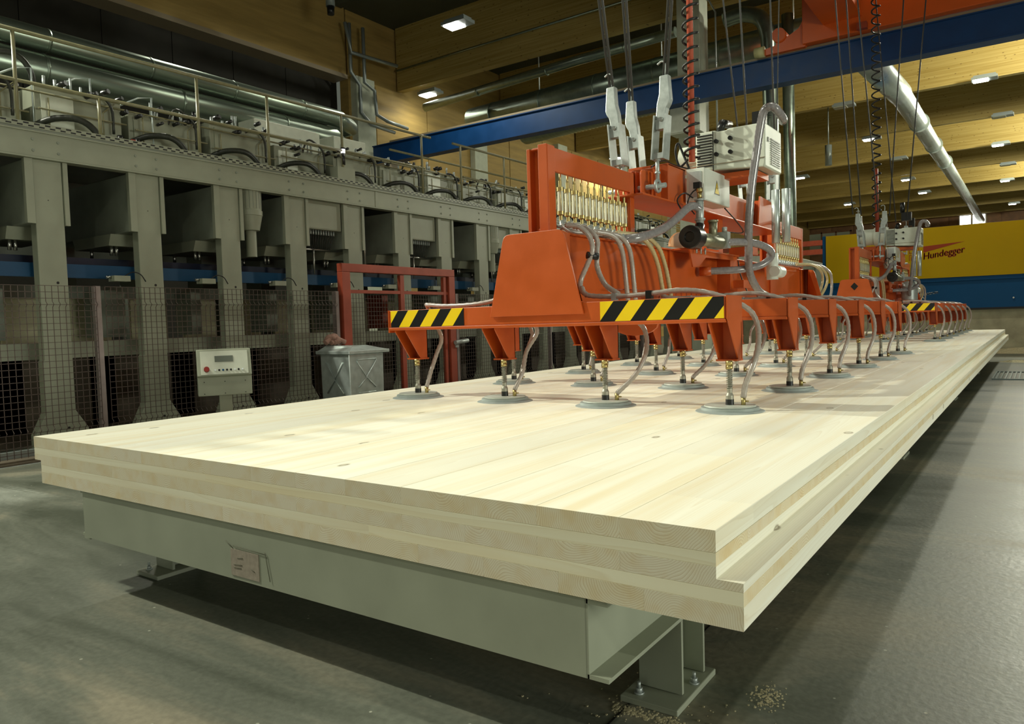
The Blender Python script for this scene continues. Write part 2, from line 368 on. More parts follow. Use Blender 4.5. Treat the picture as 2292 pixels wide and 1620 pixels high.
def text(body, size, mt, name, loc, rot, parent=None, shear=0, extr=.004, bold=0, align='LEFT', fat=0):
    cu = bpy.data.curves.new(name, 'FONT'); cu.body = body; cu.size = size; cu.extrude = extr; cu.shear = shear; cu.offset = bold; cu.align_x = align
    t = bpy.data.objects.new('tmp', cu); C.objects.link(t)
    dg = bpy.context.evaluated_depsgraph_get(); me = bpy.data.meshes.new_from_object(t.evaluated_get(dg))
    if fat:
        bm = bmesh.new(); bm.from_mesh(me); base = list(bm.verts)+list(bm.edges)+list(bm.faces)
        for dx, dy in ((fat, 0), (0, fat), (fat, fat)):
            r_ = bmesh.ops.duplicate(bm, geom=base); bmesh.ops.translate(bm, verts=[g_ for g_ in r_['geom'] if isinstance(g_, bmesh.types.BMVert)], vec=(dx, dy, dx*.02))
        bm.to_mesh(me); bm.free()
    bpy.data.objects.remove(t); me.materials.clear(); me.materials.append(mt)
    o = bpy.data.objects.new(name, me); C.objects.link(o); WORLD[o.name] = Vector(loc)
    o.location = Vector(loc)-(wloc(parent) if parent else Vector()); o.rotation_euler = rot
    if parent: o.parent = parent
    return o

# ================================================================== SETTING
fl = tag(MB().box(-22, 10, -16, 72, -.2, 0).build('floor', M_floor, origin=(0, 0, 0)), 'grey-green polished concrete hall floor with dust and stains', 'floor', kind='structure')
MB().box(-.372, -.366, -3, 30, .0002, .0012).build('floor_joint', M_black, fl)
MB().box(-6.4, 2, 19.2, 19.206, .0002, .0012).build('floor_joint', M_black, fl)
wl = tag(MB().box(-17.2, -16.9, -16, 14.6, 0, 10.45).build('wall_left', M_dark), 'dark clad left hall wall behind the press', 'wall', kind='structure')
for k in range(12): MB().box(-16.9, -16.87, -6+k*1.7, -4.32+k*1.7, 4.2, 8.45).build('cladding_panel', M_dark, wl)
wl2 = tag(MB().box(-16.75, -16.4, 14.6, 71, 0, 10.45).build('wall_left', M_woodwall), 'amber timber upper side wall beyond the press', 'wall', kind='structure')
for k in range(22): MB().box(-16.4, -16.36, 15.7+k*2.4, 18.06+k*2.4, 4.0, 8.45).build('timber_panel', M_woodwall, wl2)
wb = tag(MB().box(-17, 12, 70, 70.3, 0, 10.45).build('wall_back', M_brownwall), 'brown timber end wall of the hall', 'wall', kind='structure')
for k in range(12): MB().box(-16.3+k*1.8, -14.56+k*1.8, 69.94, 70, 2, 9.4).build('timber_panel', M_brownwall, wb)
ce = tag(MB().box(-17.2, 12, -16, 71, 10.45, 10.6).build('ceiling', M_roof), 'dark roof deck carried by glulam beams', 'ceiling', kind='structure')
for k in range(24):
    y = -3.2+k*.75
    MB().prism([(y, 10.45), (y+.08, 10.37), (y+.3, 10.37), (y+.38, 10.45)], 'x', -16.3, 2).build('roof_rib', M_roof, ce)
beam_y = [16.62, 22.3, 27.98, 33.94, 40.1, 45.45, 51.3, 57.2, 63.1, 69.0]
for y in beam_y:
    MB().box(-16.3, 9, y, y+.26, 8.49, 10.45).build('glulam_beam', M_beam, ce)
MB().box(-16.9, -16.35, -12, 14.5, 8.49, 10.45).build('eave_beam', M_woodwall, ce, label='amber timber eave beam running over the press bay')
MB().box(-16.9, -16.30, -12, 14.5, 8.37, 8.49).build('eave_board', M_tan, ce)
for y in (14.7, 20.4, 26.2, 32, 38):
    c = MB(); c.box(-16.85, -16.15, y, y+.75, 0, 8.5).build('concrete_column', M_conc, wl2)
w1 = empty('window_1', (-3.75, 69.9, 7.45), 'bright twin-pane window high in the end wall', 'window', kind='structure')
for x0, x1 in ((-4.75, -3.98), (-3.86, -3.0)):
    MB().box(x0, x1, 69.88, 69.9, 7.42, 8.5).build('pane', M_win, w1)
f = MB(); f.box(-4.85, -2.9, 69.84, 69.93, 7.34, 7.42); f.box(-4.85, -2.9, 69.84, 69.93, 8.5, 8.58); f.box(-4.85, -4.75, 69.84, 69.93, 7.34, 8.58); f.box(-3.0, -2.9, 69.84, 69.93, 7.34, 8.58); f.box(-3.98, -3.86, 69.84, 69.93, 7.42, 8.5)
f.build('window_frame', M_tan, w1)
w2 = empty('window_2', (-16, 69.9, 6.6), 'grey window panes in the end wall left of the yellow machine', 'window', kind='structure')
for x0 in (-16.5, -15.3, -14.1): MB().box(x0, x0+1.08, 69.88, 69.92, 6.62, 8.05).build('pane', M_pane2, w2)
f = MB()
for x0 in (-16.6, -15.42, -14.22, -13.02): f.box(x0, x0+.12, 69.84, 69.93, 6.5, 8.15)
f.box(-16.6, -12.9, 69.84, 69.93, 6.5, 6.62); f.box(-16.6, -12.9, 69.84, 69.93, 8.05, 8.17); f.build('window_frame', M_brownwall, w2)

# free-standing concrete column with box
cc = tag(MB().box(-6.53, -5.97, 15.8, 16.35, 0, 10.45).build('concrete_column', M_conc, bevel=.015), 'tall pale concrete column standing behind the blue crane beam', 'column')
jb = empty('switch_cabinet', (-6.2, 15.5, 5.2), 'pale grey box fixed to the concrete column under the blue beam', 'cabinet')
MB().box(-6.57, -5.84, 15.38, 15.79, 5.28, 6.05).build('box_body', M_pump, jb, bevel=.01)
MB().box(-6.54, -5.87, 15.36, 15.38, 5.31, 6.02).build('door', M_pump, jb)
MB().tube([(-5.6, 15.85, 5.0), (-5.6, 15.85, 8.0), (-5.75, 15.85, 8.3), (-6.1, 15.85, 8.6)], .02, 6).build('conduit', M_galv, jb)

# ================================================================== TIMBER PANEL
tp = empty('timber_panel', (-1.5, 8, .409), 'huge pale cross-laminated timber panel lying on the steel frame', 'timber panel')
ZT = .605; L1 = ZT-.046; L2 = ZT-.074; RB = ZT-.0989; L3 = ZT-.117; L4 = ZT-.147; ZB = ZT-.1957
YE = 15.93
def chpoly(x0, x1, z0, z1, c=.0011): return [(x0+c, z0), (x1-c, z0), (x1, z0+c), (x1, z1-c), (x1-c, z1), (x0+c, z1), (x0, z1-c), (x0, z0+c)]
def long_layer(x0, x1, z0, z1, n, mt):
    wd = (x1-x0)/n; first = None
    for k in range(n):
        if first is None:
            first = MB().prism(chpoly(x0, x0+wd-.0003, z0+.0002, z1), 'y', 0, YE).build('board', mt, tp); b = first
        else:
            b = first.copy(); C.objects.link(b); WORLD[b.name] = wloc(first)+Vector((k*wd, 0, 0))
        b.location = wloc(b)-wloc(tp)
def cross_layer(x0, x1, z0, z1, n, mt):
    wd = YE/n; first = None
    for k in range(n):
        if first is None:
            # built along local Y, then turned by 90 degrees so the grain runs across the panel
            me = MB().prism(chpoly(-wd/2+.0002, wd/2-.0002, 0, z1-z0-.0002), 'y', 0, x1-x0)
            first = me.build('board', mt, tp, origin=((0, (x1-x0)/2, 0))); b = first
        else:
            b = first.copy(); C.objects.link(b)
        p = Vector(((x0+x1)/2, wd*(k+.5), z0)); WORLD[b.name] = p; b.location = p-wloc(tp); b.rotation_euler = (0, 0, PI/2)
long_layer(-3, 0, L1, ZT, 14, M_clt)
cross_layer(-2.9995, -.0005, L2, L1, 79, M_cross)
# middle layer, boards 1..13 plain, the edge boards stepped by the rebate
wd = 3.0/14
for k in range(14):
    x0 = -3+k*wd; x1 = x0+wd-.0003
    if k == 0: pl = [(x0, RB), (x0+.055, RB), (x0+.055, L3), (x1, L3), (x1, L2), (x0, L2)]
    elif k == 13: pl = [(x0, L3), (x1+.055, L3), (x1+.055, RB), (x1, RB), (x1, L2), (x0, L2)]
    else: pl = chpoly(x0, x1, L3, L2)
    MB().prism(pl, 'y', 0, YE).build('board', M_clt, tp)
cross_layer(-2.9445, .0545, L4, L3, 79, M_cross)
long_layer(-2.945, .055, ZB, L4, 14, M_clt)

# ================================================================== SUPPORT FRAME
sf = empty('panel_support_frame', (-1.4, 8, 0), 'cream-grey steel frame table carrying the timber panel', 'steel frame')
zt, zb = .405, .221
b = MB(); b.box(-2.615, -.306, .008, .018, zb, zt); b.box(-2.615, -.306, .018, .09, zb, zb+.011); b.box(-2.615, -.306, .018, .09, zt-.011, zt)
fb = b.build('front_beam', M_frame, sf)
MB().box(-1.635, -1.49, .0055, .008, .235, .322).build('paper_label', M_label, fb)
p = MB()
for (xa, za, xb, zb_) in ((-1.66, .345, -1.62, .325), (-1.62, .333, -1.45, .328), (-1.455, .335, -1.435, .245), (-1.60, .295, -1.57, .298), (-1.62, .272, -1.575, .274), (-1.62, .262, -1.58, .263), (-1.53, .27, -1.51, .262)):
    p.tube([(xa, .005, za), (xb, .005, zb_)], .0012, 4)
p.build('pencil_marks', M_pencil, fb, kind='stuff')
for xw, sgn in ((-.310, 1), (-2.60, -1)):
    c = MB(); c.box(xw, xw+.008*sgn, .008 if sgn > 0 else .02, 15.6, zb, zt); c.box(xw, xw+.058*sgn, .008 if sgn > 0 else .02, 15.6, zb, zb+.010); c.box(xw, xw+.058*sgn, .008 if sgn > 0 else .02, 15.6, zt-.010, zt)
    c.build('side_beam', M_frame, sf)
for y in (4, 8, 12, 15.5): MB().box(-2.60, -.31, y, y+.1, zb, zt-.002).build('cross_beam', M_frame, sf)
MB().box(-2.66, -2.52, .01, .4, zt-.0005, zt+.0045).build('blue_strip', M_bluepad, sf, label='blue strip under the panel corner')
MB().box(-2.645, -2.60, .02, .10, zb-.012, zb).build('corner_tab', M_frame, sf)
def leg(x, y, hz=True):
    zz = zb
    l = MB(); l.box(x, x+.125, y, y+.011, .02, zz); l.box(x, x+.125, y+.156, y+.167, .02, zz); l.box(x+.058, x+.066, y+.011, y+.156, .02, zz)
    lg = l.build('leg', M_frame, sf)
    MB().box(x-.02, x+.145, y-.08, y+.20, 0, .018).build('base_plate', M_frame, lg, bevel=.003)
    for (bx, by) in ((x+.02, y-.045), (x+.125, y+.085), (x+.03, y+.175)):
        q = MB(); q.cyl((bx, by, .018), (bx, by, .022), .014, 10); q.cyl((bx, by, .022), (bx, by, .034), .0095, 6); q.cyl((bx, by, .034), (bx, by, .05), .005, 8); q.build('anchor_bolt', M_zinc, lg)
# right legs bear directly under the panel outside the channel, left ones under the channel
for y in (.416, 4.4, 8.4, 12.4, 15.2): leg(-.376, y)
for y in (.30, 4.4, 8.4, 12.4, 15.2): leg(-2.62, y)
sd = MB()
for k in range(650):
    a = random.random()
    if a < .55: x, y = -.40+random.random()*.25, .30+random.gauss(0, .012)
    elif a < .85: x, y = -.07+random.gauss(0, .02), .56+random.gauss(0, .035)
    else: x, y = -.3+random.gauss(0, .16), .33+random.gauss(0, .10)
    s_ = .0015+random.random()*.003; sd.box(x, x+s_, y, y+s_*1.6, 0, s_*.5)
tag(sd.build('sawdust', M_saw, kind='stuff'), 'sawdust crumbs scattered round the near foot plate', 'sawdust')

# ================================================================== VACUUM LIFTER
vl = empty('vacuum_lifter', (-1.585, 4.35, .605), 'near orange vacuum lifting beam with rows of suction cups on the panel', 'vacuum lifter', 'vacuum lifters')
XC = [-2.48, -1.85, -1.235, -.608]
BC = [-2.54, -1.896, -1.260, -.633]
# --- suction cup
def cup_parts(cx, cy, z=ZT):
    m = MB(); m.lathe([(0, .028), (.112, .028), (.114, .022), (.108, .018), (.108, .01)], (cx, cy, z), 32)
    cup = m.build('suction_cup', M_cupplate, vl, origin=(cx, cy, z))
    r = MB(); r.lathe([(.108, .02), (.126, .019), (.128, .008), (.150, .0025), (.152, .0005)], (cx, cy, z), 32); r.build('rubber_lip', M_rubber, cup)
    MB().lathe([(.0, .053), (.0185, .053), (.0185, .028)], (cx, cy, z), 14).build('rubber_foot', M_black, cup)
    s = MB(); s.lathe([(0, .102), (.012, .102), (.012, .082), (.0175, .07), (.0175, .052)], (cx, cy, z), 12); s.cyl((cx, cy, z+.10), (cx, cy, z+.20), .0075, 8); s.build('stem', M_spring, cup)
    helix((cx, cy), .0130, z+.10, z+.19, 11, .0024).build('spring', M_spring, cup)
    b = MB(); b.cyl((cx, cy, z+.188), (cx, cy, z+.205), .0165, 6); b.cyl((cx, cy, z+.205), (cx, cy, z+.226), .0165, 10); b.build('brass_collar', M_brass, cup)
    q = MB(); q.cyl((cx+.058, cy+.01, z+.026), (cx+.058, cy+.01, z+.062), .0105, 8); q.cyl((cx+.066, cy+.01, z+.045), (cx+.082, cy+.01, z+.045), .004, 6); q.build('hose_fitting', M_brass, cup)
    return cup
cup0 = cup_parts(XC[3], 1.87)
# --- arm
def arm_mesh():
    a = MB(); a.box(-2.625, -.598, 1.80, 1.97, 1.020, 1.120); a.box(-2.625, -.598, 1.795, 1.99, 1.003, 1.020)
    return a
arm0 = arm_mesh().build('cross_arm', M_orange, vl, bevel=.003)
def bracket(cx, par, tall):
    w = .045; t = .006; y0, y1 = 1.80, 1.985; zt_ = 1.121 if tall else 1.003
    b = MB()
    for x in (cx-w, cx+w-t):
        top = 1.122 if (tall and x > cx) else 1.003
        if top > 1.01: b.prism([(1.798, 1.02), (1.798, top), (y1+.01, top), (y1+.01, .828), (1.94, .828), (1.81, 1.01)], 'x', x+.0, x+t)
        else: b.prism([(y0, top), (y1, top), (y1, .828), (1.925, .828), (y0, .995)], 'x', x, x+t)
    b.box(cx-w, cx+w, y1-.006, y1, .834, 1.003); b.box(cx-w-.004, cx+w+.004, 1.905, y1+.004, .826, .834)
    return b.build('cup_bracket', M_orange, par)
for i, cx in enumerate(XC): bracket(BC[i], arm0, i == 3)
# left end cap plate
MB().box(-2.631, -2.625, 1.796, 1.985, .99, 1.122).build('end_plate', M_orange, arm0)
# hose run on top of the arm
hb = MB(); hb.tube(bez([(-1.40, 1.95, 1.20), (-1.37, 1.93, 1.165), (-1.305, 1.93, 1.150), (-1.14, 1.93, 1.144), (-1.0, 1.93, 1.150), (-.85, 1.935, 1.158), (-.73, 1.95, 1.141), (-.63, 2.0, 1.10), (-.56, 2.03, 1.05), (-.525, 2.02, .98), (-.508, 1.97, .90), (-.512, 1.92, .82), (-.540, 1.89, .73), (-.550, 1.88, .665)], 78), .0130, 8, rib=.07)
hb.build('arm_hose', M_hose, arm0)
hb = MB(); hb.tube(bez([(-1.90, 1.93, 1.17), (-1.965, 1.92, 1.150), (-2.092, 1.91, 1.137), (-2.289, 1.91, 1.137), (-2.42, 1.92, 1.148), (-2.455, 1.95, 1.14), (-2.45, 2.0, 1.05), (-2.405, 2.01, .95), (-2.42, 1.98, .86), (-2.422, 1.92, .75), (-2.422, 1.88, .665)], 70), .0125, 8, rib=.07)
hb.build('arm_hose', M_hose, arm0)
for cx, bulge in ((XC[2], .15), (XC[1], .05)):
    h = MB(); h.tube(bez([(cx+.10, 2.02, 1.03), (cx+.10+bulge*.3, 2.03, .97), (cx+bulge+.02, 1.99, .87), (cx+.05+bulge*.6, 1.93, .76), (cx+.058, 1.88, .665)], 44), .012, 8, rib=.07)
    h.build('cup_hose', M_hose, arm0)
cl = MB(); cl.box(-1.03, -1.0, 1.915, 1.945, 1.12, 1.165); cl.build('hose_clamp', M_blackp, arm0)
cl = MB(); cl.box(-1.215, -1.19, 1.915, 1.945, 1.12, 1.16); cl.build('hose_clamp', M_zinc, arm0)
ARMDY = .985
arms = [arm0]
for k in range(1, 6):
    a = copy_tree(arm0, vl); a.location.y += k*ARMDY; arms.append(a)
for k in range(6):
    for i, cx in enumerate(XC):
        if k == 0 and i == 3: continue
        c = copy_tree(cup0, vl); c.location.x += cx-XC[3]; c.location.y += k*ARMDY+(.01 if k else 0)
# hazard tape only on the first arm
MB().box(-2.610, -2.06, 1.7975, 1.7998, 1.022, 1.118).build('hazard_tape', M_haz, arm0, origin=(-2.60, 1.7975, 1.022), label='yellow and black striped tape')
MB().box(-1.215, -.604, 1.7975, 1.7998, 1.022, 1.118).build('hazard_tape', M_haz, arm0, origin=(-1.19, 1.7975, 1.022), label='yellow and black striped tape')
# --- main beam
b = MB(); b.box(-1.66, -1.505, 1.80, 6.86, 1.125, 1.478); b.box(-1.69, -1.48, 1.80, 6.88, 1.478, 1.488); b.box(-1.70, -1.47, 1.80, 6.88, 1.113, 1.126)
b.build('main_beam', M_orange, vl, bevel=.003)
def rpoly(pts, r=.03, n=4, which=None):
    out = []; m = len(pts)
    for i in range(m):
        p = Vector(pts[i]); a = Vector(pts[i-1]); c = Vector(pts[(i+1) % m])
        if which is not None and i not in which: out.append(tuple(p)); continue
        d1 = (a-p).normalized(); d2 = (c-p).normalized(); q0 = p+d1*r; q1 = p+d2*r
        for k in range(n+1):
            t = k/n; out.append(tuple((q0*(1-t)+p*t)*(1-t)+(p*(1-t)+q1*t)*t))
    return out
EPL = rpoly([(-1.868, 1.062), (-1.30, 1.062), (-1.408, 1.486), (-1.765, 1.486)], .035, 4, (2, 3))
MB().prism(EPL, 'y', 1.782, 1.796).build('end_plate', M_orange, vl, bevel=.002)
MB().prism(EPL, 'y', 6.88, 6.894).build('end_plate', M_orange, vl)
for (ya, yb) in ((1.796, 1.98), (6.70, 6.88)):
    c = MB(); c.add([(-1.42, ya, 1.484), (-1.48, ya, 1.484), (-1.48, yb, 1.484), (-1.31, ya, 1.125), (-1.48, yb, 1.125), (-1.36, ya, 1.125)], [(0, 1, 2), (0, 2, 4, 3), (3, 4, 5)])
    c.box(-1.50, -1.49, ya, yb, 1.13, 1.48).build('corner_gusset', M_orange, vl)
# fold lines: vertical stiffener ribs
for y in (3.3, 5.6): MB().box(-1.505, -1.49, y, y+.012, 1.13, 1.478).build('stiffener', M_orange, vl)
# little red wire basket rail along the beam
g = MB()
for yy in [2.35+.09*i for i in range(20)]: g.cyl((-1.43, yy, 1.13), (-1.43, yy, 1.20), .003, 4)
for zz in (1.165, 1.2): g.cyl((-1.43, 2.35, zz), (-1.43, 4.06, zz), .003, 4)
g.build('cable_basket', M_red, vl, kind='stuff')
c = MB(); c.box(-1.68, -1.40, 4.24, 4.40, 1.21, 1.495); c.box(-1.66, -1.50, 4.27, 4.37, 1.495, 1.785); c.build('centre_post', M_orange, vl, bevel=.003)
c = MB(); c.box(-1.50, -1.36, 3.34, 4.32, 1.480, 1.490); c.prism([(3.36, 1.48), (4.24, 1.48), (4.24, 1.45), (3.66, 1.44), (3.52, 1.37), (3.42, 1.365)], 'x', -1.385, -1.375); c.build('valve_shelf', M_orange, vl)
c = MB(); c.box(-1.50, -1.28, 4.74, 5.74, 1.440, 1.450); c.prism([(4.76, 1.44), (5.72, 1.44), (5.72, 1.415), (5.0, 1.40), (4.88, 1.345), (4.80, 1.34)], 'x', -1.302, -1.292); c.build('valve_shelf', M_orange, vl)
# round red lugs hanging under the beam
for y in (2.35, 5.2):
    c = MB(); pts = [(-1.44, 1.012), (-1.16, 1.012)]+[(-1.30+.14*math.cos(a), 1.006+.07*math.sin(a)) for a in [-PI*k/8 for k in range(1, 8)]]
    c.prism(pts, 'y', y, y+.02); c.build('round_lug', M_orange, vl)
# --- peach half disc standing on the beam
pts = [(3.40+.24*math.cos(a), 1.49+.11*math.sin(a)) for a in [PI*k/14 for k in range(15)]]
MB().prism(pts, 'x', -1.44, -1.425).build('half_disc_guard', M_peach, vl, label='pale peach half disc')
# --- filter frames
def filter_frame(y0, y1, n, hosedir):
    f = MB(); f.box(-1.565, -1.545, y0+.07, y1-.055, 1.81, 1.932); f.box(-1.566, -1.544, y0, y0+.07, 1.49, 1.94); f.box(-1.566, -1.544, y1-.055, y1, 1.49, 1.933)
    f.box(-1.67, -1.5475, y0+.05, y0+.06, 1.49, 1.943); f.box(-1.60, -1.5475, y0-.006, y0+.004, 1.49, 1.943); f.box(-1.675, -1.5475, y1-.004, y1+.006, 1.49, 1.930)
    f.box(-1.675, -1.655, y0, y0+.07, 1.49, 1.93); f.box(-1.63, -1.60, y0+.02, y1-.02, 1.49, 1.515)
    f.box(-1.65, -1.57, y0+.01, y1-.01, 1.922, 1.929)
    fr = f.build('filter_frame', M_orange, vl, bevel=.002)
    st = (y1-y0-.17)/(n-1)
    for k in range(n):
        y = y0+.10+k*st; x = -1.58
        g = MB(); g.lathe([(0, .205), (.016, .205), (.017, .10), (.016, .095), (0, .095)], (x, y, 1.52), 8); gf = g.build('filter_glass', M_glass, fr)
        br = MB(); br.lathe([(0, .26), (.009, .26), (.009, .225), (.021, .225), (.021, .205), (0, .205)], (x, y, 1.52), 8); br.lathe([(0, .098), (.021, .098), (.021, .08), (.010, .075), (.010, .045), (0, .045)], (x, y, 1.52), 8)
        for s in (-.015, .015): br.cyl((x+.012, y+s, 1.61), (x+.012, y+s, 1.735), .0025, 4)
        br.build('filter_cap', M_brass, fr)
        q = MB(); q.cyl((x, y, 1.765), (x, y, 1.83), .006, 6); q.build('inlet_pipe', M_brass, fr)
        q = MB(); q.cyl((x+.004, y, 1.52), (x+.004, y, 1.57), .012, 6); q.cyl((x+.004, y, 1.535), (x+.04, y+.012, 1.525), .009, 6); q.build('outlet_fitting', M_zinc, fr)
    return fr
filter_frame(1.885, 2.89, 12, 1)
filter_frame(5.90, 6.99, 12, -1)
# hoses under the filters going to the arms
for k in range(6):
    y = 2.02+k*.14
    h = MB(); h.tube(bez([(-1.56, y, 1.54), (-1.53, y+.05, 1.508), (-1.49, y+.12, 1.503), (-1.45, y+.2, 1.512)], 22), .011, 6, rib=.06); h.build('filter_hose', M_hose, vl)
FH = [([(-1.50, 1.97, 1.53), (-1.43, 1.99, 1.515), (-1.375, 2.0, 1.46), (-1.36, 2.0, 1.39), (-1.385, 1.99, 1.32), (-1.415, 1.97, 1.24), (-1.405, 1.95, 1.19), (-1.36, 1.93, 1.158)], M_hose),
      ([(-1.50, 2.05, 1.53), (-1.42, 2.06, 1.51), (-1.365, 2.06, 1.45), (-1.36, 2.05, 1.38), (-1.36, 2.05, 1.30), (-1.30, 2.02, 1.21), (-1.20, 1.97, 1.155)], M_hose),
      ([(-1.49, 2.25, 1.52), (-1.43, 2.36, 1.50), (-1.41, 2.42, 1.44), (-1.41, 2.46, 1.35), (-1.41, 2.48, 1.24), (-1.41, 2.50, 1.14)], M_hose),
      ([(-1.49, 2.32, 1.52), (-1.42, 2.42, 1.50), (-1.40, 2.50, 1.44), (-1.40, 2.54, 1.35), (-1.40, 2.56, 1.24), (-1.40, 2.58, 1.14)], M_hose),
      ([(-1.49, 2.52, 1.53), (-1.42, 2.66, 1.52), (-1.40, 2.80, 1.46), (-1.40, 2.90, 1.36), (-1.40, 2.95, 1.25), (-1.40, 2.99, 1.14)], M_hosey),
      ([(-1.49, 2.60, 1.53), (-1.42, 2.74, 1.525), (-1.39, 2.88, 1.47), (-1.39, 2.98, 1.37), (-1.39, 3.04, 1.25), (-1.39, 3.08, 1.14)], M_hosey),
      ([(-1.49, 6.5, 1.53), (-1.40, 6.75, 1.53), (-1.36, 6.98, 1.47), (-1.36, 7.05, 1.36), (-1.38, 6.95, 1.24), (-1.40, 6.7, 1.14)], M_hosey),
      ([(-1.49, 6.6, 1.53), (-1.39, 6.85, 1.53), (-1.34, 7.05, 1.47), (-1.33, 7.12, 1.36), (-1.35, 7.0, 1.24), (-1.38, 6.8, 1.14)], M_hosey),
      ([(-1.49, 6.65, 1.53), (-1.37, 6.95, 1.53), (-1.31, 7.15, 1.46), (-1.30, 7.2, 1.35), (-1.30, 7.15, 1.22), (-1.30, 7.0, 1.12)], M_hose)]
for pts, mt in FH:
    MB().tube(bez(pts, 66), .0140, 8, rib=.07).build('supply_hose', mt, vl)
MB().tube([(-1.385, 1.985, 1.365), (-1.345, 2.03, 1.358)], .019, 8).build('cable_tie', M_black, vl)
# --- spreader beam
s = MB(); s.box(-1.66, -1.50, 3.12, 5.50, 1.80, 2.0); s.box(-1.74, -1.43, 2.78, 5.80, 1.778, 1.79); s.box(-1.70, -1.47, 3.1, 5.6, 1.79, 1.80)
s.build('spreader_beam', M_orange, vl, bevel=.004)
s = MB(); s.prism(rpoly([(2.98, 1.79), (3.30, 1.79), (3.30, 1.99), (2.98, 1.97)], .03, 4, (2, 3)), 'x', -1.545, -1.533)
s.prism(rpoly([(2.98, 1.79), (3.30, 1.79), (3.30, 1.99), (2.98, 1.97)], .03, 4, (2, 3)), 'x', -1.62, -1.608); s.box(-1.73, -1.45, 3.20, 3.212, 1.79, 2.02); s.box(-1.462, -1.45, 3.212, 3.5, 1.79, 2.03); s.box(-1.73, -1.45, 3.2, 3.5, 2.02, 2.032)
for (xa, ya) in ((-1.60, 3.12), (-1.53, 3.2)): s.box(xa, xa+.012, ya-.1, ya+.2, 1.79, 1.97)
s.build('end_bracket', M_orange, vl, bevel=.002)
s = MB(); s.prism([(5.10, 1.79), (5.64, 1.79), (5.56, 2.03), (5.16, 2.05)], 'x', -1.455, -1.443); s.prism([(5.10, 1.79), (5.64, 1.79), (5.56, 2.03), (5.16, 2.05)], 'x', -1.73, -1.718); s.box(-1.73, -1.443, 5.2, 5.212, 1.79, 2.02); s.build('end_bracket', M_orange, vl)
for (yy) in (3.05, 5.55): MB().cyl((-1.80, yy, 1.865), (-1.40, yy, 1.865), .016, 12).build('pin', M_zinc, vl)
# --- rope sockets
def socket(x, y, lean, s=1.0):
    h = MB(); z = 1.865
    ring = [(x+.038*math.cos(a)*0, y+.036*math.cos(a), z+.036*math.sin(a)) for a in [2*PI*k/14 for k in range(15)]]
    h.tube(ring, .011, 6); h.cyl((x, y, z+.035), (x, y, z+.20), .0125, 10); h.cyl((x, y, z+.075), (x, y, z+.09), .018, 6); h.cyl((x, y, z+.155), (x, y, z+.18), .022, 6)
    eb = h.build('eye_bolt', M_zinc, vl)
    T = lambda dz: x+lean*dz
    for sx in (-1, 1):
        t = MB()
        a, b_ = T(.17), T(.40)
        t.add([(a+sx*.034, y-.050, z+.16), (a+sx*.042, y-.050, z+.16), (a+sx*.042, y+.050, z+.16), (a+sx*.034, y+.050, z+.16),
               (b_+sx*.034, y-.046, z+.43), (b_+sx*.042, y-.046, z+.43), (b_+sx*.042, y+.046, z+.43), (b_+sx*.034, y+.046, z+.43)],
              [(0,3,2,1),(4,5,6,7),(0,1,5,4),(1,2,6,5),(2,3,7,6),(3,0,4,7)])
        t.build('side_plate', M_zinc, eb)
    a = T(.18); MB().box(a-.036, a+.036, y-.03, y+.03, z+.165, z+.20).build('cross_block', M_zinc, eb); a = T(.37); MB().box(a-.033, a+.033, y-.028, y+.028, z+.345, z+.405).build('cross_block', M_zinc, eb)
    bx = T(.40); tx = T(.70)
    sg = 1 if lean < 0 else -1
    w = MB(); prof = [(bx+sg*a_, z+b__) for a_, b__ in ((-.030, .375), (0, .352), (.030, .375), (.036, .42), (.028, .50), (.012, .56), (.006, .672), (-.052, .672), (-.064, .52), (-.055, .495), (-.038, .47), (-.030, .43))]; tx = bx-sg*.023
    w.prism(prof, 'y', y-.024, y+.024); w.build('wedge_socket', M_zinc, eb, bevel=.006)
    MB().cyl((bx, y-.034, z+.405), (bx, y+.034, z+.405), .013, 8).build('pin', M_chrome, eb)
    q = MB(); q.tube(bez([(tx+.0, y, z+.66), (tx+.004, y, z+.74), (tx-.02, y, z+.765), (tx-.05, y, z+.75)], 9), .006, 6); q.build('rope_tail', M_zinc, eb)
    return (tx, y, z+.665)
tops = [socket(-1.70, 3.05, -.10), socket(-1.745, 3.42, -.09), socket(-1.455, 3.05, .10), socket(-1.68, 5.55, -.08), socket(-1.455, 5.55, .02)]
# --- electrical cabinet, pump
e = MB().box(-1.425, -1.30, 3.45, 3.945, 1.807, 2.022).build('electric_cabinet', M_plate, vl, bevel=.004)
MB().box(-1.30, -1.297, 3.455, 3.94, 1.812, 2.017).build('door', M_plate, e)
MB().prism([(3.63, 1.865), (3.735, 1.865), (3.682, 1.965)], 'x', -1.2968, -1.2962).build('warning_sign', M_blackp, e, label='yellow triangle high voltage sign')
MB().prism([(3.643, 1.872), (3.722, 1.872), (3.682, 1.950)], 'x', -1.2962, -1.2957).build('warning_sign', M_haz if False else mat('sign_yellow', (.80, .58, .03), .4), e)
MB().prism([(3.690, 1.935), (3.672, 1.905), (3.684, 1.906), (3.674, 1.878), (3.695, 1.912), (3.684, 1.911)], 'x', -1.2957, -1.2953).build('lightning_mark', M_blackp, e)
MB().box(-1.405, -1.32, 3.443, 3.45, 1.83, 2.0).build('side_cover', M_galv, e)
P = MB(); P.prism(rpoly([(-1.49, 2.075), (-1.0, 2.035), (-1.0, 2.335), (-1.25, 2.335), (-1.27, 2.325), (-1.33, 2.325), (-1.35, 2.335), (-1.49, 2.335)], .012, 2, (0, 1, 2, 7)), 'y', 3.80, 4.19)
pump = P.build('vacuum_pump', M_pump, vl, bevel=.008)
g = MB()
for k in range(12):
    zz = 2.09+k*.0195; g.box(-1.478, -1.37, 3.794, 3.801, zz, zz+.008)
g.build('vent_grille', M_blackp, pump, kind='stuff')
g = MB()
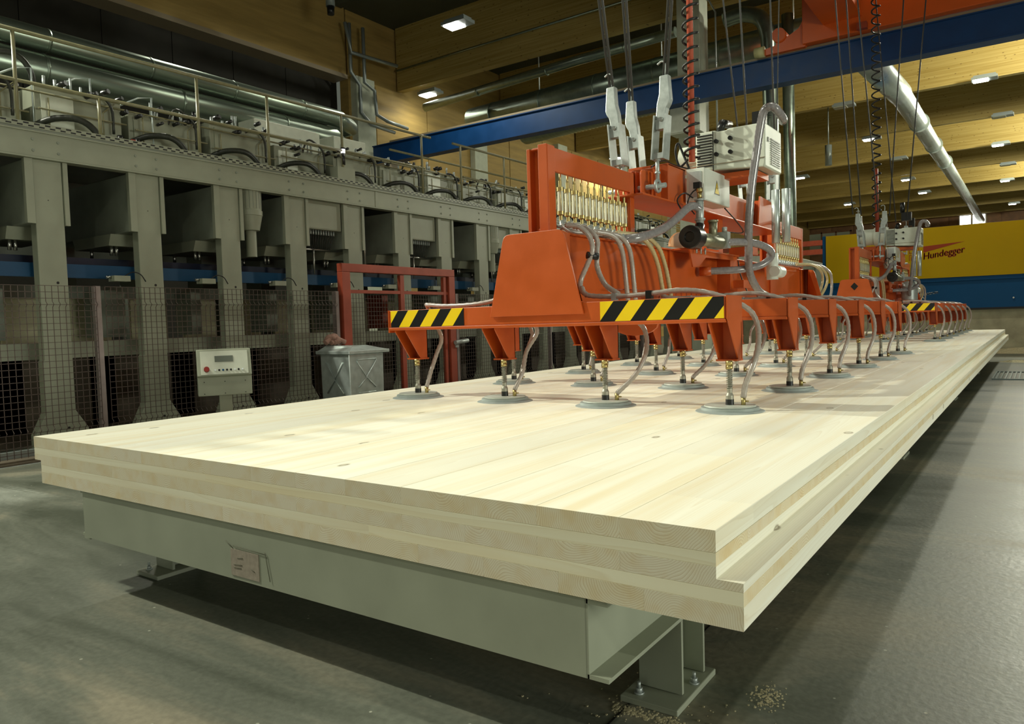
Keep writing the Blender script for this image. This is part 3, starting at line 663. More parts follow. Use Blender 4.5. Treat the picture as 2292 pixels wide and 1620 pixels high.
for k in range(12):
    zz = 2.07+k*.0155; g.box(-1.0005, -.996, 3.93, 4.16, zz, zz+.007)
g.build('vent_grille', M_blackp, pump, kind='stuff')
MB().box(-1.365, -1.360, 3.795, 3.801, 2.05, 2.33).build('panel_gap', M_blackp, pump)
MB().box(-1.49, -.998, 3.794, 3.80, 2.098, 2.102).build('panel_gap', M_tan, pump)
for (x, zz) in ((-1.335, 2.255), (-1.235, 2.262), (-1.335, 2.165), (-1.235, 2.168)): MB().cyl((x, 3.802, zz), (x, 3.775, zz), .0145, 12).build('knob', M_blackp, pump)
MB().box(-1.0, -.996, 3.86, 3.885, 2.215, 2.245).build('nameplate', M_blackp, pump)
m = MB(); m.lathe([(0, 0), (.085, 0), (.085, -.10), (.10, -.11), (.10, -.17), (.07, -.18), (0, -.18)], (-1.49, 3.98, 2.19), 20, 'x')
mo = m.build('pump_motor', M_pump, vl)
g = MB()
for k in range(16):
    a = 2*PI*k/16; g.cyl((-1.50, 3.98+.088*math.cos(a), 2.19+.088*math.sin(a)), (-1.585, 3.98+.088*math.cos(a), 2.19+.088*math.sin(a)), .004, 4)
g.build('cooling_fin', M_pump, mo, kind='stuff')
c = MB(); c.box(-1.40, -1.08, 3.84, 4.15, 1.995, 2.035); c.box(-1.50, -1.38, 3.9, 4.1, 1.99, 2.03); c.build('pump_bracket', M_orange, vl)
# clear cylinders at the far end
for (xx, yy) in ((-1.20, 4.75), (-1.12, 4.75)): MB().cyl((xx, yy, 1.60), (xx, yy, 2.02), .032, 14).build('vacuum_cylinder', M_galv, vl)
MB().tube([(-1.35, 3.9, 2.335), (-1.33, 3.9, 2.40), (-1.33, 4.05, 2.42)], .03, 8).build('black_plug', M_blackp, vl)
k_ = MB(); k_.box(-1.21, -1.13, 4.2, 4.3, 2.40, 2.52); k_.box(-1.16, -1.13, 4.2, 4.28, 2.33, 2.40); k_.build('limit_switch', M_blackp, vl)
# --- valve group
v = MB(); v.cyl((-1.30, 3.36, 1.60), (-1.30, 3.36, 1.80), .026, 12); v.cyl((-1.30, 3.36, 1.66), (-1.30, 3.36, 1.675), .034, 12); v.cyl((-1.30, 3.36, 1.79), (-1.30, 3.36, 1.80), .034, 12)
va = v.build('valve_body', M_zinc, vl)
v = MB(); v.cyl((-1.30, 3.36, 1.80), (-1.30, 3.36, 1.845), .016, 8); v.cyl((-1.30, 3.36, 1.845), (-1.30, 3.36, 1.87), .022, 8); v.build('brass_stem', M_brass, va)
MB().box(-1.335, -1.29, 3.34, 3.38, 1.87, 1.91).build('solenoid', M_blackp, va)
v = MB(); v.lathe([(0, .0), (.030, .0), (.035, -.012), (.072, -.012), (.076, .0), (.076, .10), (.05, .12), (0, .12)], (-1.315, 3.22, 1.545), 24, 'y'); v.cyl((-1.30, 3.32, 1.56), (-1.30, 3.36, 1.63), .032, 10)
v.build('air_filter_drum', M_blackp, vl, label='round black filter drum')
v = MB(); v.cyl((-1.31, 3.33, 1.545), (-1.25, 3.62, 1.53), .045, 12); v.cyl((-1.27, 3.52, 1.55), (-1.27, 3.52, 1.66), .028, 10); v.cyl((-1.27, 3.52, 1.66), (-1.27, 3.52, 1.675), .034, 10)
v.build('valve_block', mat('dull_bronze', (.27, .26, .17), .4, metal=.6, noise=.2, scale=40), vl)
v = MB(); v.box(-1.30, -1.20, 3.60, 3.66, 1.49, 1.60); v.box(-1.31, -1.29, 3.5, 3.68, 1.488, 1.5); v.cyl((-1.22, 3.60, 1.60), (-1.22, 3.60, 1.63), .018, 8); v.build('valve_bracket', M_zinc, vl)
for (yy, xx) in ((3.42, -1.35), (3.5, -1.35), (3.58, -1.35)): MB().cyl((xx, yy, 1.455), (xx, yy, 1.50), .006, 6).build('bolt', M_zinc, vl)
MB().tube(bez([(-1.52, 2.55, 1.497), (-1.40, 2.62, 1.503), (-1.36, 2.85, 1.560), (-1.345, 3.05, 1.640), (-1.335, 3.22, 1.725), (-1.325, 3.31, 1.752), (-1.30, 3.36, 1.735)], 60), .027, 10, rib=.03).build('vacuum_hose', M_hoseg, vl)
MB().cyl((-1.53, 2.53, 1.50), (-1.46, 2.57, 1.50), .031, 10).build('hose_clamp', M_zinc, vl)
MB().tube(bez([(-1.22, 3.63, 1.53), (-1.16, 3.74, 1.535), (-1.10, 3.90, 1.53), (-1.06, 4.06, 1.50), (-1.06, 4.12, 1.45), (-1.12, 4.08, 1.39), (-1.22, 3.95, 1.36), (-1.34, 3.86, 1.355), (-1.45, 3.82, 1.355)], 90), .026, 10, rib=.04).build('vacuum_hose', M_hoseg, vl)
MB().cyl((-1.48, 3.81, 1.355), (-1.40, 3.83, 1.355), .034, 10).build('hose_socket', M_orange, vl)
MB().tube(bez([(-.93, 3.98, 2.36), (-.895, 3.85, 2.35), (-.906, 3.74, 2.385), (-.935, 3.72, 2.405), (-.982, 3.72, 2.385), (-1.013, 3.73, 2.273), (-1.045, 3.74, 2.10), (-1.077, 3.74, 1.895), (-1.105, 3.76, 1.656), (-1.13, 3.83, 1.50), (-1.18, 4.0, 1.34), (-1.19, 4.22, 1.22), (-1.2, 4.46, 1.18)], 130), .028, 10, rib=.04).build('vacuum_hose', M_hoseg, vl)
c = MB(); c.lathe([(0, 0), (.04, 0), (.04, .03), (.046, .035), (.046, .17), (.03, .19), (0, .19)], (-1.13, 4.45, 1.36), 14, 'y'); c.build('white_canister', M_plate, vl)
c = MB(); c.cyl((-1.16, 4.5, 1.30), (-1.16, 4.5, 1.5), .045, 12); c.build('white_canister', M_plate, vl)
MB().box(-1.47, -1.30, 4.42, 4.60, 1.50, 1.56).build('red_block', M_orange, vl); MB().box(-1.5, -1.32, 4.3, 4.5, 1.24, 1.30).build('red_block', M_orange, vl)
for pts in ([(-1.36, 3.40, 1.82), (-1.40, 3.35, 1.85), (-1.43, 3.3, 1.80), (-1.40, 3.32, 1.72)], [(-1.30, 3.42, 1.88), (-1.36, 3.40, 1.86), (-1.39, 3.38, 1.78), (-1.35, 3.4, 1.71)], [(-1.32, 3.9, 1.80), (-1.30, 4.1, 1.72), (-1.32, 4.3, 1.66), (-1.34, 4.0, 1.64)], [(-1.40, 3.6, 2.03), (-1.48, 3.4, 2.05), (-1.5, 3.25, 2.06), (-1.52, 3.1, 2.0)], [(-1.36, 4.3, 1.45), (-1.34, 4.28, 1.35), (-1.32, 4.4, 1.2)]):
    MB().tube(bez(pts, 16), .005, 6).build('cable', M_blackp, vl)
vl_tops = tops
# second lifter
vl2 = copy_tree(vl); vl2.location.y += 8.17
vl2['label'] = 'far orange vacuum lifting beam marked with a black diamond'; vl2['group'] = 'vacuum lifters'
DY = 8.17
WORLD[vl2.name] = wloc(vl)+Vector((0, DY, 0))
MB().prism([(-1.585, 1.33), (-1.535, 1.385), (-1.585, 1.44), (-1.635, 1.385)], 'y', 1.780+DY, 1.782+DY).build('diamond_mark', M_blackp, vl2, label='black diamond mark')
m = MB(); m.lathe([(0, -.42), (.10, -.42), (.13, -.38), (.13, -.20), (.15, -.18), (.15, 0), (0, 0)], (-1.49, 3.95+DY, 2.24), 20, 'x'); m.build('blower_motor', M_pump, vl2)
m = MB(); m.lathe([(0, 0), (.06, .0), (.085, .12), (.085, .30), (0, .30)], (-1.42, 3.6+DY, 1.70), 16); m.build('vacuum_tank', M_pump, vl2)
m = MB(); m.lathe([(0, 0), (.12, 0), (.12, .22), (.08, .30), (0, .30)], (-1.20, 4.2+DY, 1.20), 16); m.build('vacuum_tank', M_zinc, vl2)

# ================================================================== OVERHEAD CRANE
cr = empty('overhead_crane', (-2.7, 9, 6.4), 'orange overhead crane girder riding on the blue runway beam', 'crane')
g = MB(); g.box(-3.05, -2.33, 1.0, 15.25, 6.78, 7.9); g.build('bridge_girder', M_craneo, cr, bevel=.01)
g = MB(); g.box(-3.45, 6, 14.85, 15.30, 6.50, 7.4); g.build('end_carriage', M_craneo, cr, bevel=.01)
g = MB(); g.prism(rpoly([(-4.25, 6.46), (-3.40, 6.46), (-3.40, 7.1), (-3.52, 6.86), (-3.75, 6.74), (-3.95, 6.92), (-4.02, 6.86), (-3.98, 6.62), (-4.25, 6.58)], .03, 3), 'y', 14.9, 15.2); g.build('buffer_arm', M_craneo, cr)
MB().cyl((-4.42, 14.9, 6.54), (-4.22, 14.9, 6.54), .11, 16).build('buffer_pad', mat('cream_rubber', (.62, .60, .30), .5), cr)
MB().cyl((-3.92, 14.84, 6.80), (-3.92, 15.2, 6.80), .14, 20).build('wheel_motor', M_craneo, cr)
g = MB(); g.box(-2.40, -2.22, 14.7, 14.84, 6.5, 6.62); g.build('cable_bracket', M_red, cr)
# wire ropes of the near lifter
def rope(p, q, r=.0085, name='wire_rope', mt=M_rope): return MB().tube([p, q], r, 6).build(name, mt, cr)
Z = 6.8
slope = [(-.115, 0), (-.05, .0), (.09, 0), (-.10, 0), (-.02, .0)]
for i, (t, s_) in enumerate(zip(vl_tops, slope)):
    rr = .0125 if i < 3 else .008
    for off in ((-.011, .011) if i < 3 else (0,)):
        rope((t[0]+off, t[1], t[2]-.01), (t[0]+off*2.2+s_[0]*(Z-t[2]), t[1], Z), rr*(.7 if i < 3 else 1))
rope((-1.60, 5.4, 2.1), (-1.80, 5.4, Z)); rope((-1.15, 4.6, 2.2), (-1.02, 4.6, Z), .004)
MB().tube([(-1.44, 3.6, 2.10), (-1.44, 3.6, Z)], .0215, 12).build('supply_pole', mat('orange_red_pole', (.50, .10, .05), .4), cr, label='red pole wound with a black spiral cable')
h = []; zz = 2.12; th = 0
while zz < 4.2:
    h.append((-1.44+.050*math.cos(th), 3.6+.050*math.sin(th), zz)); th += 2*PI/14; zz += (.075+.022*(zz-2.1))/14
MB().tube(h, .0092, 5).build('spiral_cable', M_black, cr)
MB().tube(bez([(-1.47, 3.6, 2.12), (-1.53, 3.6, 2.08), (-1.56, 3.6, 2.18), (-1.54, 3.6, 2.24), (-1.50, 3.6, 2.15), (-1.46, 3.6, 2.05)], 30), .008, 6).build('cable_loop', M_black, cr)
# wire ropes of the far lifter
for a, b_ in (((-1.86, 11.35, 2.55), (-2.16, 11.35, Z)), ((-1.77, 11.5, 2.55), (-2.02, 11.5, Z)), ((-1.50, 11.35, 2.55), (-1.86, 11.35, Z)), ((-1.44, 12, 2.55), (-1.17, 12, Z)), ((-1.19, 12, 2.5), (-.84, 12, Z)), ((-1.57, 13.6, 2.6), (-1.9, 13.6, Z))):
    rope(a, b_, .011)
MB().tube([(-1.60, 11.9, 2.3), (-1.615, 11.9, 3.3)], .03, 8).build('supply_pole', M_red, cr)
h = []; zz = 2.35; th = 0
while zz < 6.6:
    h.append((-1.61+.062*math.cos(th), 11.9+.062*math.sin(th), zz)); th += 2*PI/12; zz += .145/12
MB().tube(h, .013, 5).build('spiral_cable', M_black, cr)
k_ = MB(); k_.box(-1.27, -1.13, 12.0, 12.1, 2.45, 2.58); k_.cyl((-1.26, 12.05, 2.58), (-1.26, 12.05, 2.74), .035, 8); k_.build('hook_switch', M_blackp, cr)

rw = empty('crane_runway_beam', (-6, 15, 5.88), 'long blue steel crane runway beam spanning the hall', 'beam')
g = MB(); g.box(-15.9, 6, 15.04, 15.06, 5.90, 6.40); g.build('web', M_blue, rw)
g = MB(); g.box(-15.9, 6, 15.0, 15.32, 6.40, 6.425); g.build('top_flange', M_blue, rw)
g = MB(); g.box(-15.9, 6, 15.0, 15.34, 5.865, 5.90); g.build('bottom_flange', M_blue, rw)
g = MB(); g.box(-15.2, 6, 15.02, 15.10, 6.425, 6.48); g.build('crane_rail', M_tan, rw)
for x in (-14, -12, -10, -8, -4): MB().box(x, x+.02, 15.0, 15.04, 5.9, 6.4).build('stiffener', M_blue, rw) if False else None
rb = MB(); rb.box(-16.4, -15.2, 14.95, 15.35, 5.4, 5.865); rb.build('wall_bracket', M_tan, rw)

# ================================================================== DUCTS
def duct(name, label, pts, r, mt=M_duct, seg=None, n=20, cat='duct'):
    e = empty(name, pts[0], label, cat)
    MB().tube(pts, r, n).build('pipe', mt, e)
    if seg:
        a, b_, cnt = Vector(seg[0]), Vector(seg[1]), seg[2]
        for k in range(cnt):
            p = a.lerp(b_, (k+.5)/cnt); d = (b_-a).normalized()*.02
            rr = (r if not isinstance(r, list) else max(r))*1.03
            MB().tube([p-d, p+d], rr, n).build('joint_band', mt, e)
    return e
duct('air_duct', 'upper of two long shiny ducts high behind the press', [(-11, -3, 5.20), (-11, 9.2, 5.20), (-11.3, 9.8, 5.2), (-16.85, 10.2, 5.3)], .165, seg=((-11, 0, 5.2), (-11, 9, 5.2), 6))
duct('air_duct', 'thicker lower shiny duct directly behind the press top', [(-11, -3, 4.77), (-11, 9.0, 4.77), (-11.4, 9.6, 4.77), (-16.85, 9.9, 4.8)], .225, seg=((-11, .6, 4.77), (-11, 8.8, 4.77), 4))
duct('extraction_pipe', 'dull wide pipe low behind the press railing', [(-11.3, -3, 4.28), (-11.3, 9.6, 4.28), (-16.85, 10, 4.28)], .20, mt=M_roof)
duct('spiral_duct', 'big dark spiral-seam duct under the roof beam', [(-13.9, 17.4, 7.25), (-3.3, 17.4, 7.55)], .42, seg=((-13.9, 17.4, 7.25), (-3.3, 17.4, 7.55), 6))
rg = MB()
e = empty('spiral_duct', (-10, 17.9, 7.1), 'ribbed spiral duct behind the crane ropes', 'duct')
for xx in (-12, -8, -4.5): MB().cyl((xx, 18.3, 7.4), (xx, 18.3, 10.45), .02, 6).build('hanger_rod', M_galv, e)
h = [(-12.6+k*.06, 18.3, 7.0+k*.0022) for k in range(150)]
rg.tube(h, .47, 16, rib=.02); rg.build('pipe', M_duct, e)
duct('air_pipe', 'slim shiny pipe running along under the roof beam', [(-15.4, 16.9, 7.88), (-9.9, 16.9, 8.12), (-7.0, 16.9, 8.2)], .13, seg=((-14.5, 16.9, 7.92), (-7.2, 16.9, 8.19), 3))
vd = bez([(-5.55, 16.3, 7.93), (-5.3, 16.3, 7.96), (-5.05, 16.3, 7.95), (-4.72, 16.3, 7.78), (-4.56, 16.3, 7.4), (-4.53, 16.3, 7.0)], 30)+[(-4.50, 16.3, 5.5), (-4.47, 16.3, 0.0)]
duct('vertical_duct', 'shiny vertical duct bending over at the top beside the column', vd, .17, seg=((-4.53, 16.3, 7.0), (-4.48, 16.3, 3.0), 4))
duct('vertical_duct', 'second vertical duct right behind the shiny bent one', [(-4.25, 16.8, 7.9), (-4.20, 16.8, 0)], .13)
duct('fabric_duct', 'pale round duct running down the hall under the roof', [(-2.52, 15.5, 6.36), (-2.62, 21.9, 6.95), (-2.62, 22, 6.95), (-3.2, 55, 8.0), (-3.25, 69.5, 8.0)], [.29, .30, .27, .25, .25], mt=mat('pale_duct', (.44, .50, .46), .3, metal=.45, noise=.15, scale=1.5), seg=((-2.64, 24, 7.0), (-2.9, 39, 7.5), 3))
duct('cable_conduit', 'thin conduit along the face of the roof beam', [(-16.2, 16.5, 9.08), (-7.2, 16.5, 9.15)], .03, n=8)
for i, pts in enumerate(([(-16.05, 14.4, 9.9), (-16.05, 14.4, 8.5), (-16.05, 14.75, 8.2), (-16.05, 14.75, 7.4), (-16.0, 15.1, 7.1), (-16.0, 16.1, 7.05)], [(-16.0, 14.9, 9.9), (-16.0, 14.9, 8.3), (-16.0, 15.3, 8.15), (-16.0, 15.35, 7.45), (-15.9, 15.7, 7.3), (-15.9, 16.6, 7.25)], [(-15.9, 14.1, 9.8), (-15.9, 14.3, 9.0), (-15.6, 15.9, 8.95)])):
    duct('pipe_drop', ['grey pipe bending down the dark corner column', 'second grey pipe beside it on the corner column', 'short slanting pipe stub at the top of the corner column'][i], pts, .055, mt=M_lamph, n=8, cat='pipe')
sn = empty('ceiling_sensor', (-14.5, 12.3, 9.2), 'small dark camera or sensor hanging under the roof', 'sensor')
MB().cyl((-14.5, 12.3, 9.3), (-14.5, 12.3, 9.93), .12, 12).build('mount', M_lamph, sn); MB().cyl((-14.5, 12.3, 9.1), (-14.5, 12.3, 9.3), .09, 12, .10).build('lens', M_blackp, sn)

# ================================================================== ROOF LAMPS
LON = [(-11.27, 13.4, 'lit roof lamp shining near the corner beam, upper of the two glaring ones'), (-15.48, 17.2, 'lit roof lamp glaring lower left, above the blue beam end'), (-15.34, 30.0, 'small lit lamp seen just above the filter frame of the near lifter'),
       (-5.42, 34.2, 'lit lamp left of the pale round duct'), (-5.6, 46.6, 'lit lamp under the pale round duct'), (-5.45, 52.7, 'lit lamp nearest below the pale round duct end'),
       (-10.09, 41.5, 'lit lamp right of the grey pump housing'), (-10.15, 54.4, 'lit lamp just above the far lifter'),
       (-1.0, 27.6, 'large lit lamp under the brightest right roof beam'), (-.98, 39.6, 'second lit lamp down the right row'), (-1.07, 51.4, 'third lit lamp down the right row'), (-1.0, 63.6, 'farthest lit lamp of the right row')]
LOFF = [(-.71, 33.6, 'unlit lamp in the right row, first of two'), (-.87, 45.6, 'unlit lamp in the right row, second of two'), (-5.28, 27.9, 'unlit lamp behind the far ropes'), (-5.13, 39.9, 'unlit lamp above the far lifter beside the duct')]
def lamp(x, y, lab, on, W=420):
    e = empty('roof_lamp', (x, y, 8.28), lab, 'lamp', 'roof lamps lit' if on else 'roof lamps unlit')
    h = MB(); h.box(x-.30, x+.42, y-.22, y+.22, 8.36, 8.44); h.box(x-.25, x+.37, y-.16, y+.16, 8.44, 8.50); h.build('housing', M_lamph, e)
    MB().box(x-.26, x+.16, y-.18, y+.18, 8.335, 8.36).build('lens', M_lamp if on else M_lampoff, e)
    if on: spot('lamp_light', (0, -.05, -.05), 60 if x < -15 and y < 20 else W, parent=e)
for a in LON: lamp(*a, True)
for a in LOFF: lamp(*a, False)
sp = empty('loudspeaker', (-5.8, 28.1, 6.4), 'slim grey speaker tube hanging below the roof beams', 'speaker')
MB().cyl((-5.8, 28.1, 6.4), (-5.8, 28.1, 7.13), .12, 12).build('tube_body', M_lamph, sp); MB().cyl((-5.8, 28.1, 7.13), (-5.8, 28.1, 8.5), .02, 6).build('hanger', M_lamph, sp)

# ================================================================== PRESS
pr = empty('glulam_press', (-7.6, 8, 0), 'long grey-green hydraulic timber press with a row of heavy frames', 'press')
NB = 18
yR = lambda k: 1.97+.94*k
PX = -6.9
def flare(yl, yr):
    return [(yl-.11, 0), (yl-.11, .13), (yl-.012, .33), (yl-.012, .80), (yl, .81), (yl, 2.63), (yr, 2.63), (yr, .33), (yr+.11, .15), (yr+.11, 0)]
fc = sh = hd = pt = None
firsts = {}
def rep(key, make, k):
    if key not in firsts: firsts[key] = (make(), k); return firsts[key][0]
    o, k0 = firsts[key]
    c = copy_tree(o, pr); c.location.y = o.location.y+.94*(k-k0); return c
def mk_col(k):
    def f():
        yr = yR(k); yl = yr-.245
        c = MB().prism(flare(yl, yr), 'x', PX-.11, PX).build('frame_column', M_press, pr, bevel=.006)
        d = MB().box(PX-.03, PX+.018, yl-.075, yl-.006, 2.05, 2.628); d.box(PX-.03, PX+.018, yr+.004, yr+.045, 2.05, 2.628); d.build('stiffener_plate', M_press, c)
        h = MB()
        for (yy, zz, r) in ((yr-.09, 1.52, .013), (yr-.07, .17, .012), (yr-.13, 2.27, .005)): h.cyl((PX-.01, yy, zz), (PX+.0015, yy, zz), r, 10)
        h.build('bolt_hole', M_black, c, kind='stuff')
        return c
    return f
def mk_head(k):
    def f():
        yr = yR(k); yl = yr-.245
        h = MB().box(-8.75, PX-.03, yl-.07, yr+.04, 2.05, 2.62).build('press_head', M_pressd, pr, bevel=.01)
        s_ = MB().prism([(-7.95, 1.935), (-7.25, 1.935), (-7.2, 2.05), (-8.0, 2.05)], 'y', yl-.12, yr+.05); s_.build('press_shoe', M_press, h)
        for (xx, yy) in ((-7.3, yl-.07), (-7.3, yl-.02), (-7.75, yl-.05)): MB().cyl((xx, yy, 1.84), (xx, yy, 1.94), .017, 8).build('piston_rod', M_chrome, h)
        return h
    return f
def mk_back(k):
    def f():
        yr = yR(k); yl = yr-.245
        return MB().prism([(yl, 0), (yr, 0), (yr, 2.6), (yl, 2.6)], 'x', -9.1, -8.75).build('rear_column', M_pressd, pr)
    return f
for k in range(-1, NB-1):
    rep('col', mk_col(k), k); rep('head', mk_head(k), k); rep('back', mk_back(k), k)
Y0, Y1 = .75, 18.2
MB().box(PX-.05, PX+.03, Y0, Y1, 2.645, 2.875).build('front_girder', M_press, pr, bevel=.008)
g = MB(); g.box(PX-.06, PX+.05, Y0, Y1, 2.63, 2.645); g.box(PX-.06, PX+.05, Y0, Y1, 2.862, 2.875); g.build('girder_flange', M_press, pr)
g = MB()
for k in range(-1, NB-1):
    for yy in (yR(k)-.245, yR(k)-.03):
        for zz in (2.70, 2.80): g.cyl((PX+.03, yy, zz), (PX+.04, yy, zz), .013, 6)
g.build('bolt', M_pressd, pr, kind='stuff')
MB().box(PX+.03, PX+.036, 5.98, 6.03, 2.65, 2.87).build('girder_joint', M_press, pr)
MB().box(-9.22, PX+.04, Y0, Y1, 2.878, 2.905).build('walkway', M_pressd, pr)  # rear strip of the deck extended to block light from behind
g = MB(); g.box(PX+.03, PX+.05, Y0, Y1, 2.895, 2.945); g.build('walkway_edge', M_press, pr)
g = MB(); yy = Y0
while yy < Y1:
    g.box(PX+.049, PX+.0515, yy, yy+.045, 2.924, 2.937); g.box(PX+.049, PX+.0515, yy+.04, yy+.085, 2.903, 2.915); yy += .09
g.build('edge_slot', M_black, pr, kind='stuff')
MB().box(-9.2, -9.1, Y0, Y1, 1.75, 2.878).build('rear_light_block', M_pressd, pr)  # unseen panel added to keep stray lamp light off the press heads
MB().box(-7.16, -7.10, Y0, Y1, 1.585, 1.715).build('blue_rail', M_blue2, pr)
MB().box(-8.6, -7.3, Y0, Y1, 1.70, 1.80).build('press_platen', M_navy, pr)
g = MB(); g.box(-7.5, -7.28, Y0, Y1, .81, .965); g.build('lower_sill', M_press, pr)
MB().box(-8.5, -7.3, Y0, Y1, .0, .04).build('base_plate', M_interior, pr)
for k in range(NB-1):
    y0 = yR(k-1)+.02; y1 = yR(k)-.245-.06
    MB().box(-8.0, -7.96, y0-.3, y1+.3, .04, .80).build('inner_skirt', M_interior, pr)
for k in range(-1, 18):
    y = .5+k*1.05
    MB().box(-7.95, -7.62, y, y+.12+.2*random.random(), 1.0, 1.50).build('inner_post', M_red if k % 9 == 6 else M_pressd, pr)
g = MB(); g.box(-7.98, -7.95, Y0, Y1, 1.43, 1.56); g.build('inner_rail', M_pressd, pr)
for k in range(1, NB-1):
    y = yR(k)-.55
    q = MB(); q.box(-6.93, -6.82, y, y+.16, 1.545, 1.60); lm = q.build('limit_switch', M_press, pr)
    MB().cyl((-6.88, y-.05, 1.585), (-6.88, y, 1.585), .014, 8).build('sensor_tip', M_chrome, lm)
    MB().tube(bez([(-6.85, y+.12, 1.60), (-6.85, y+.20, 1.64), (-6.85, y+.28, 1.62), (-6.85, y+.33, 1.55)], 12), .006, 5).build('sensor_cable', M_black, lm)
# gear motors and junction boxes under the girder
for y in (4.07, 8.78, 13.4):
    q = MB(); q.lathe([(0, .02), (.075, .02), (.085, .05), (.11, .05), (.11, .30), (.14, .31), (.14, .345), (.155, .35), (.155, .39), (.125, .40), (.12, .76), (0, .76)], (-7.0, y, 1.86), 20)
    q2 = MB(); q2.lathe([(0, 0), (.06, 0), (.06, .30), (.10, .305), (.135, .47), (.14, .475), (.14, .53), (.13, .54), (.13, .76), (0, .76)], (-7.0, y, 1.88), 20)
    gm = q2.build('gear_motor', M_press, pr)
    fn = MB()
    for a in range(20): fn.box(-7.0+.128*math.cos(a*PI/10)-.004, -7.0+.128*math.cos(a*PI/10)+.004, y+.128*math.sin(a*PI/10)-.004, y+.128*math.sin(a*PI/10)+.004, 2.43, 2.64)
    fn.build('cooling_fin', M_pressd, gm, kind='stuff')
for y in (4.83, 6.70, 8.63, 10.5, 12.4):
    jb = MB().box(-7.10, -6.93, y, y+.57, 2.275, 2.63).build('junction_box', M_press, pr, bevel=.006)
    MB().box(-6.93, -6.925, y+.01, y+.56, 2.29, 2.62).build('door', M_press, jb)
    g = MB()
    for i in range(11): g.cyl((-7.0, y+.08+i*.042, 2.215), (-7.0, y+.08+i*.042, 2.275), .012, 6)
    g.build('cable_gland', M_zinc, jb, kind='stuff')
    g = MB()
    for i in range(11): g.tube(bez([(-7.0, y+.08+i*.042, 2.22), (-7.02, y+.1+i*.036, 2.10), (-7.05, y+.16+i*.03, 2.02)], 6), .006, 4)
    g.build('cable', M_black, jb, kind='stuff')
    g = MB(); g.cyl((-7.05, y-.05, 2.03), (-7.05, y+.62, 2.03), .014, 8); g.cyl((-7.03, y+.18, 1.72), (-7.03, y+.18, 2.03), .013, 8); g.build('guide_rod', M_chrome, jb)
MB().cyl((-7.0, 5.87, 1.72), (-7.0, 5.87, 2.58), .015, 8).build('guide_rod', M_chrome, pr)
# equipment on top
for k in range(-2, NB-2):
    y = yR(k)+.03; hgt = [3.46, 3.40, 3.48, 3.38][k % 4]
    t = MB().box(-8.5, -7.42-.05*(k % 2), y, y+.84, 2.905, hgt).build('valve_housing', M_press, pr, bevel=.01)
    MB().box(-7.42-.05*(k % 2)-.002, -7.40-.05*(k % 2), y+.05, y+.35, 3.0, hgt-.06).build('inspection_cover', M_pump if k % 3 == 0 else M_press, t)
    m = MB()
    for i in range(5):
        yy = y+random.random()*.8; m.cyl((-7.47, yy, hgt-.02), (-7.47, yy, hgt+.05+random.random()*.10), .012+.01*random.random(), 6)
    m.build('valve_stem', M_zinc, t, kind='stuff')
    m = MB()
    for i in range(6):
        yy = y+random.random()*.85; zz = hgt-.12+random.random()*.2; m.tube([(-7.42, yy, zz), (-7.35, yy+.03, zz+.02)], .016+.014*random.random(), 7)
    m.build('valve_block', M_blackp, t, kind='stuff')
    m = MB(); yy = y+.25
    m.tube(bez([(-7.45, yy-.25, 3.07), (-7.32, yy-.12, 3.14), (-7.2, yy+.05, 3.14), (-7.15, yy+.17, 3.05), (-7.12, yy+.22, 2.91)], 16), .032, 8)
    m.build('hydraulic_hose', M_bhose, t)
    m = MB(); m.tube(bez([(-7.5, y+.45, 3.30), (-7.42, y+.5, 3.45+.06*(k % 2)), (-7.36, y+.6, 3.47), (-7.34, y+.70, 3.36), (-7.34, y+.71, 3.1)], 16), .014, 6); m.build('hydraulic_hose', M_bhose, t)
    m = MB(); m.tube([(-7.34, y, 3.22-.03*(k % 3)), (-7.34, y+.85, 3.22-.03*(k % 3))], .009, 6); m.tube([(-7.36, y+.1, 3.0), (-7.36, y+.1, 3.34)], .008, 6); m.tube([(-7.36, y+.62, 2.95), (-7.36, y+.62, 3.30), (-7.38, y+.75, 3.42)], .008, 6)
    m.build('oil_pipe', M_yellowp, t, kind='stuff')
    m = MB(); m.lathe([(0, .06), (.10, .05), (.15, .02), (.16, 0)], (-7.3, y+.42, 2.905), 14); m.build('pale_cap', M_pump, t)
g = MB()
for z_, x_ in ((3.44, -7.36), (3.38, -7.38)): g.tube([(x_, Y0, z_), (x_, Y1, z_)], .010, 6)
g.build('oil_pipe', M_yellowp, pr)
for (y, a) in ((2.0, 3.62), (2.55, 3.65), (3.2, 3.60)):
    MB().tube([(-7.45, y, 2.95), (-7.45, y, a), (-7.5, y-.12, a-.02), (-7.6, y-.45, a-.22)], .010, 6).build('oil_pipe', M_galv, pr)
MB().tube(bez([(-7.9, 1.5, 3.55), (-7.8, 1.7, 3.75), (-7.7, 1.95, 3.80), (-7.65, 2.08, 3.65), (-7.65, 2.1, 3.4)], 20), .028, 8).build('hydraulic_hose', M_bhose, pr)
v = MB(); v.box(-7.3, -7.15, 2.66, 2.92, 2.91, 2.99); v.cyl((-7.2, 2.70, 2.99), (-7.2, 2.70, 3.06), .03, 8); v.cyl((-7.2, 2.88, 2.99), (-7.2, 2.88, 3.06), .025, 8); v.build('pressure_gauge_block', M_blackp, pr)
MB().box(-7.20, -7.14, 2.79, 2.83, 3.0, 3.03).build('red_valve', M_knobred, pr)
v = MB()
for i in range(5): v.tube([(-7.20, 2.42+i*.032, 3.12-.025*i), (-7.12, 2.45+i*.032, 2.96)], .012, 6)
v.build('corrugated_hose', M_yellowp, pr)
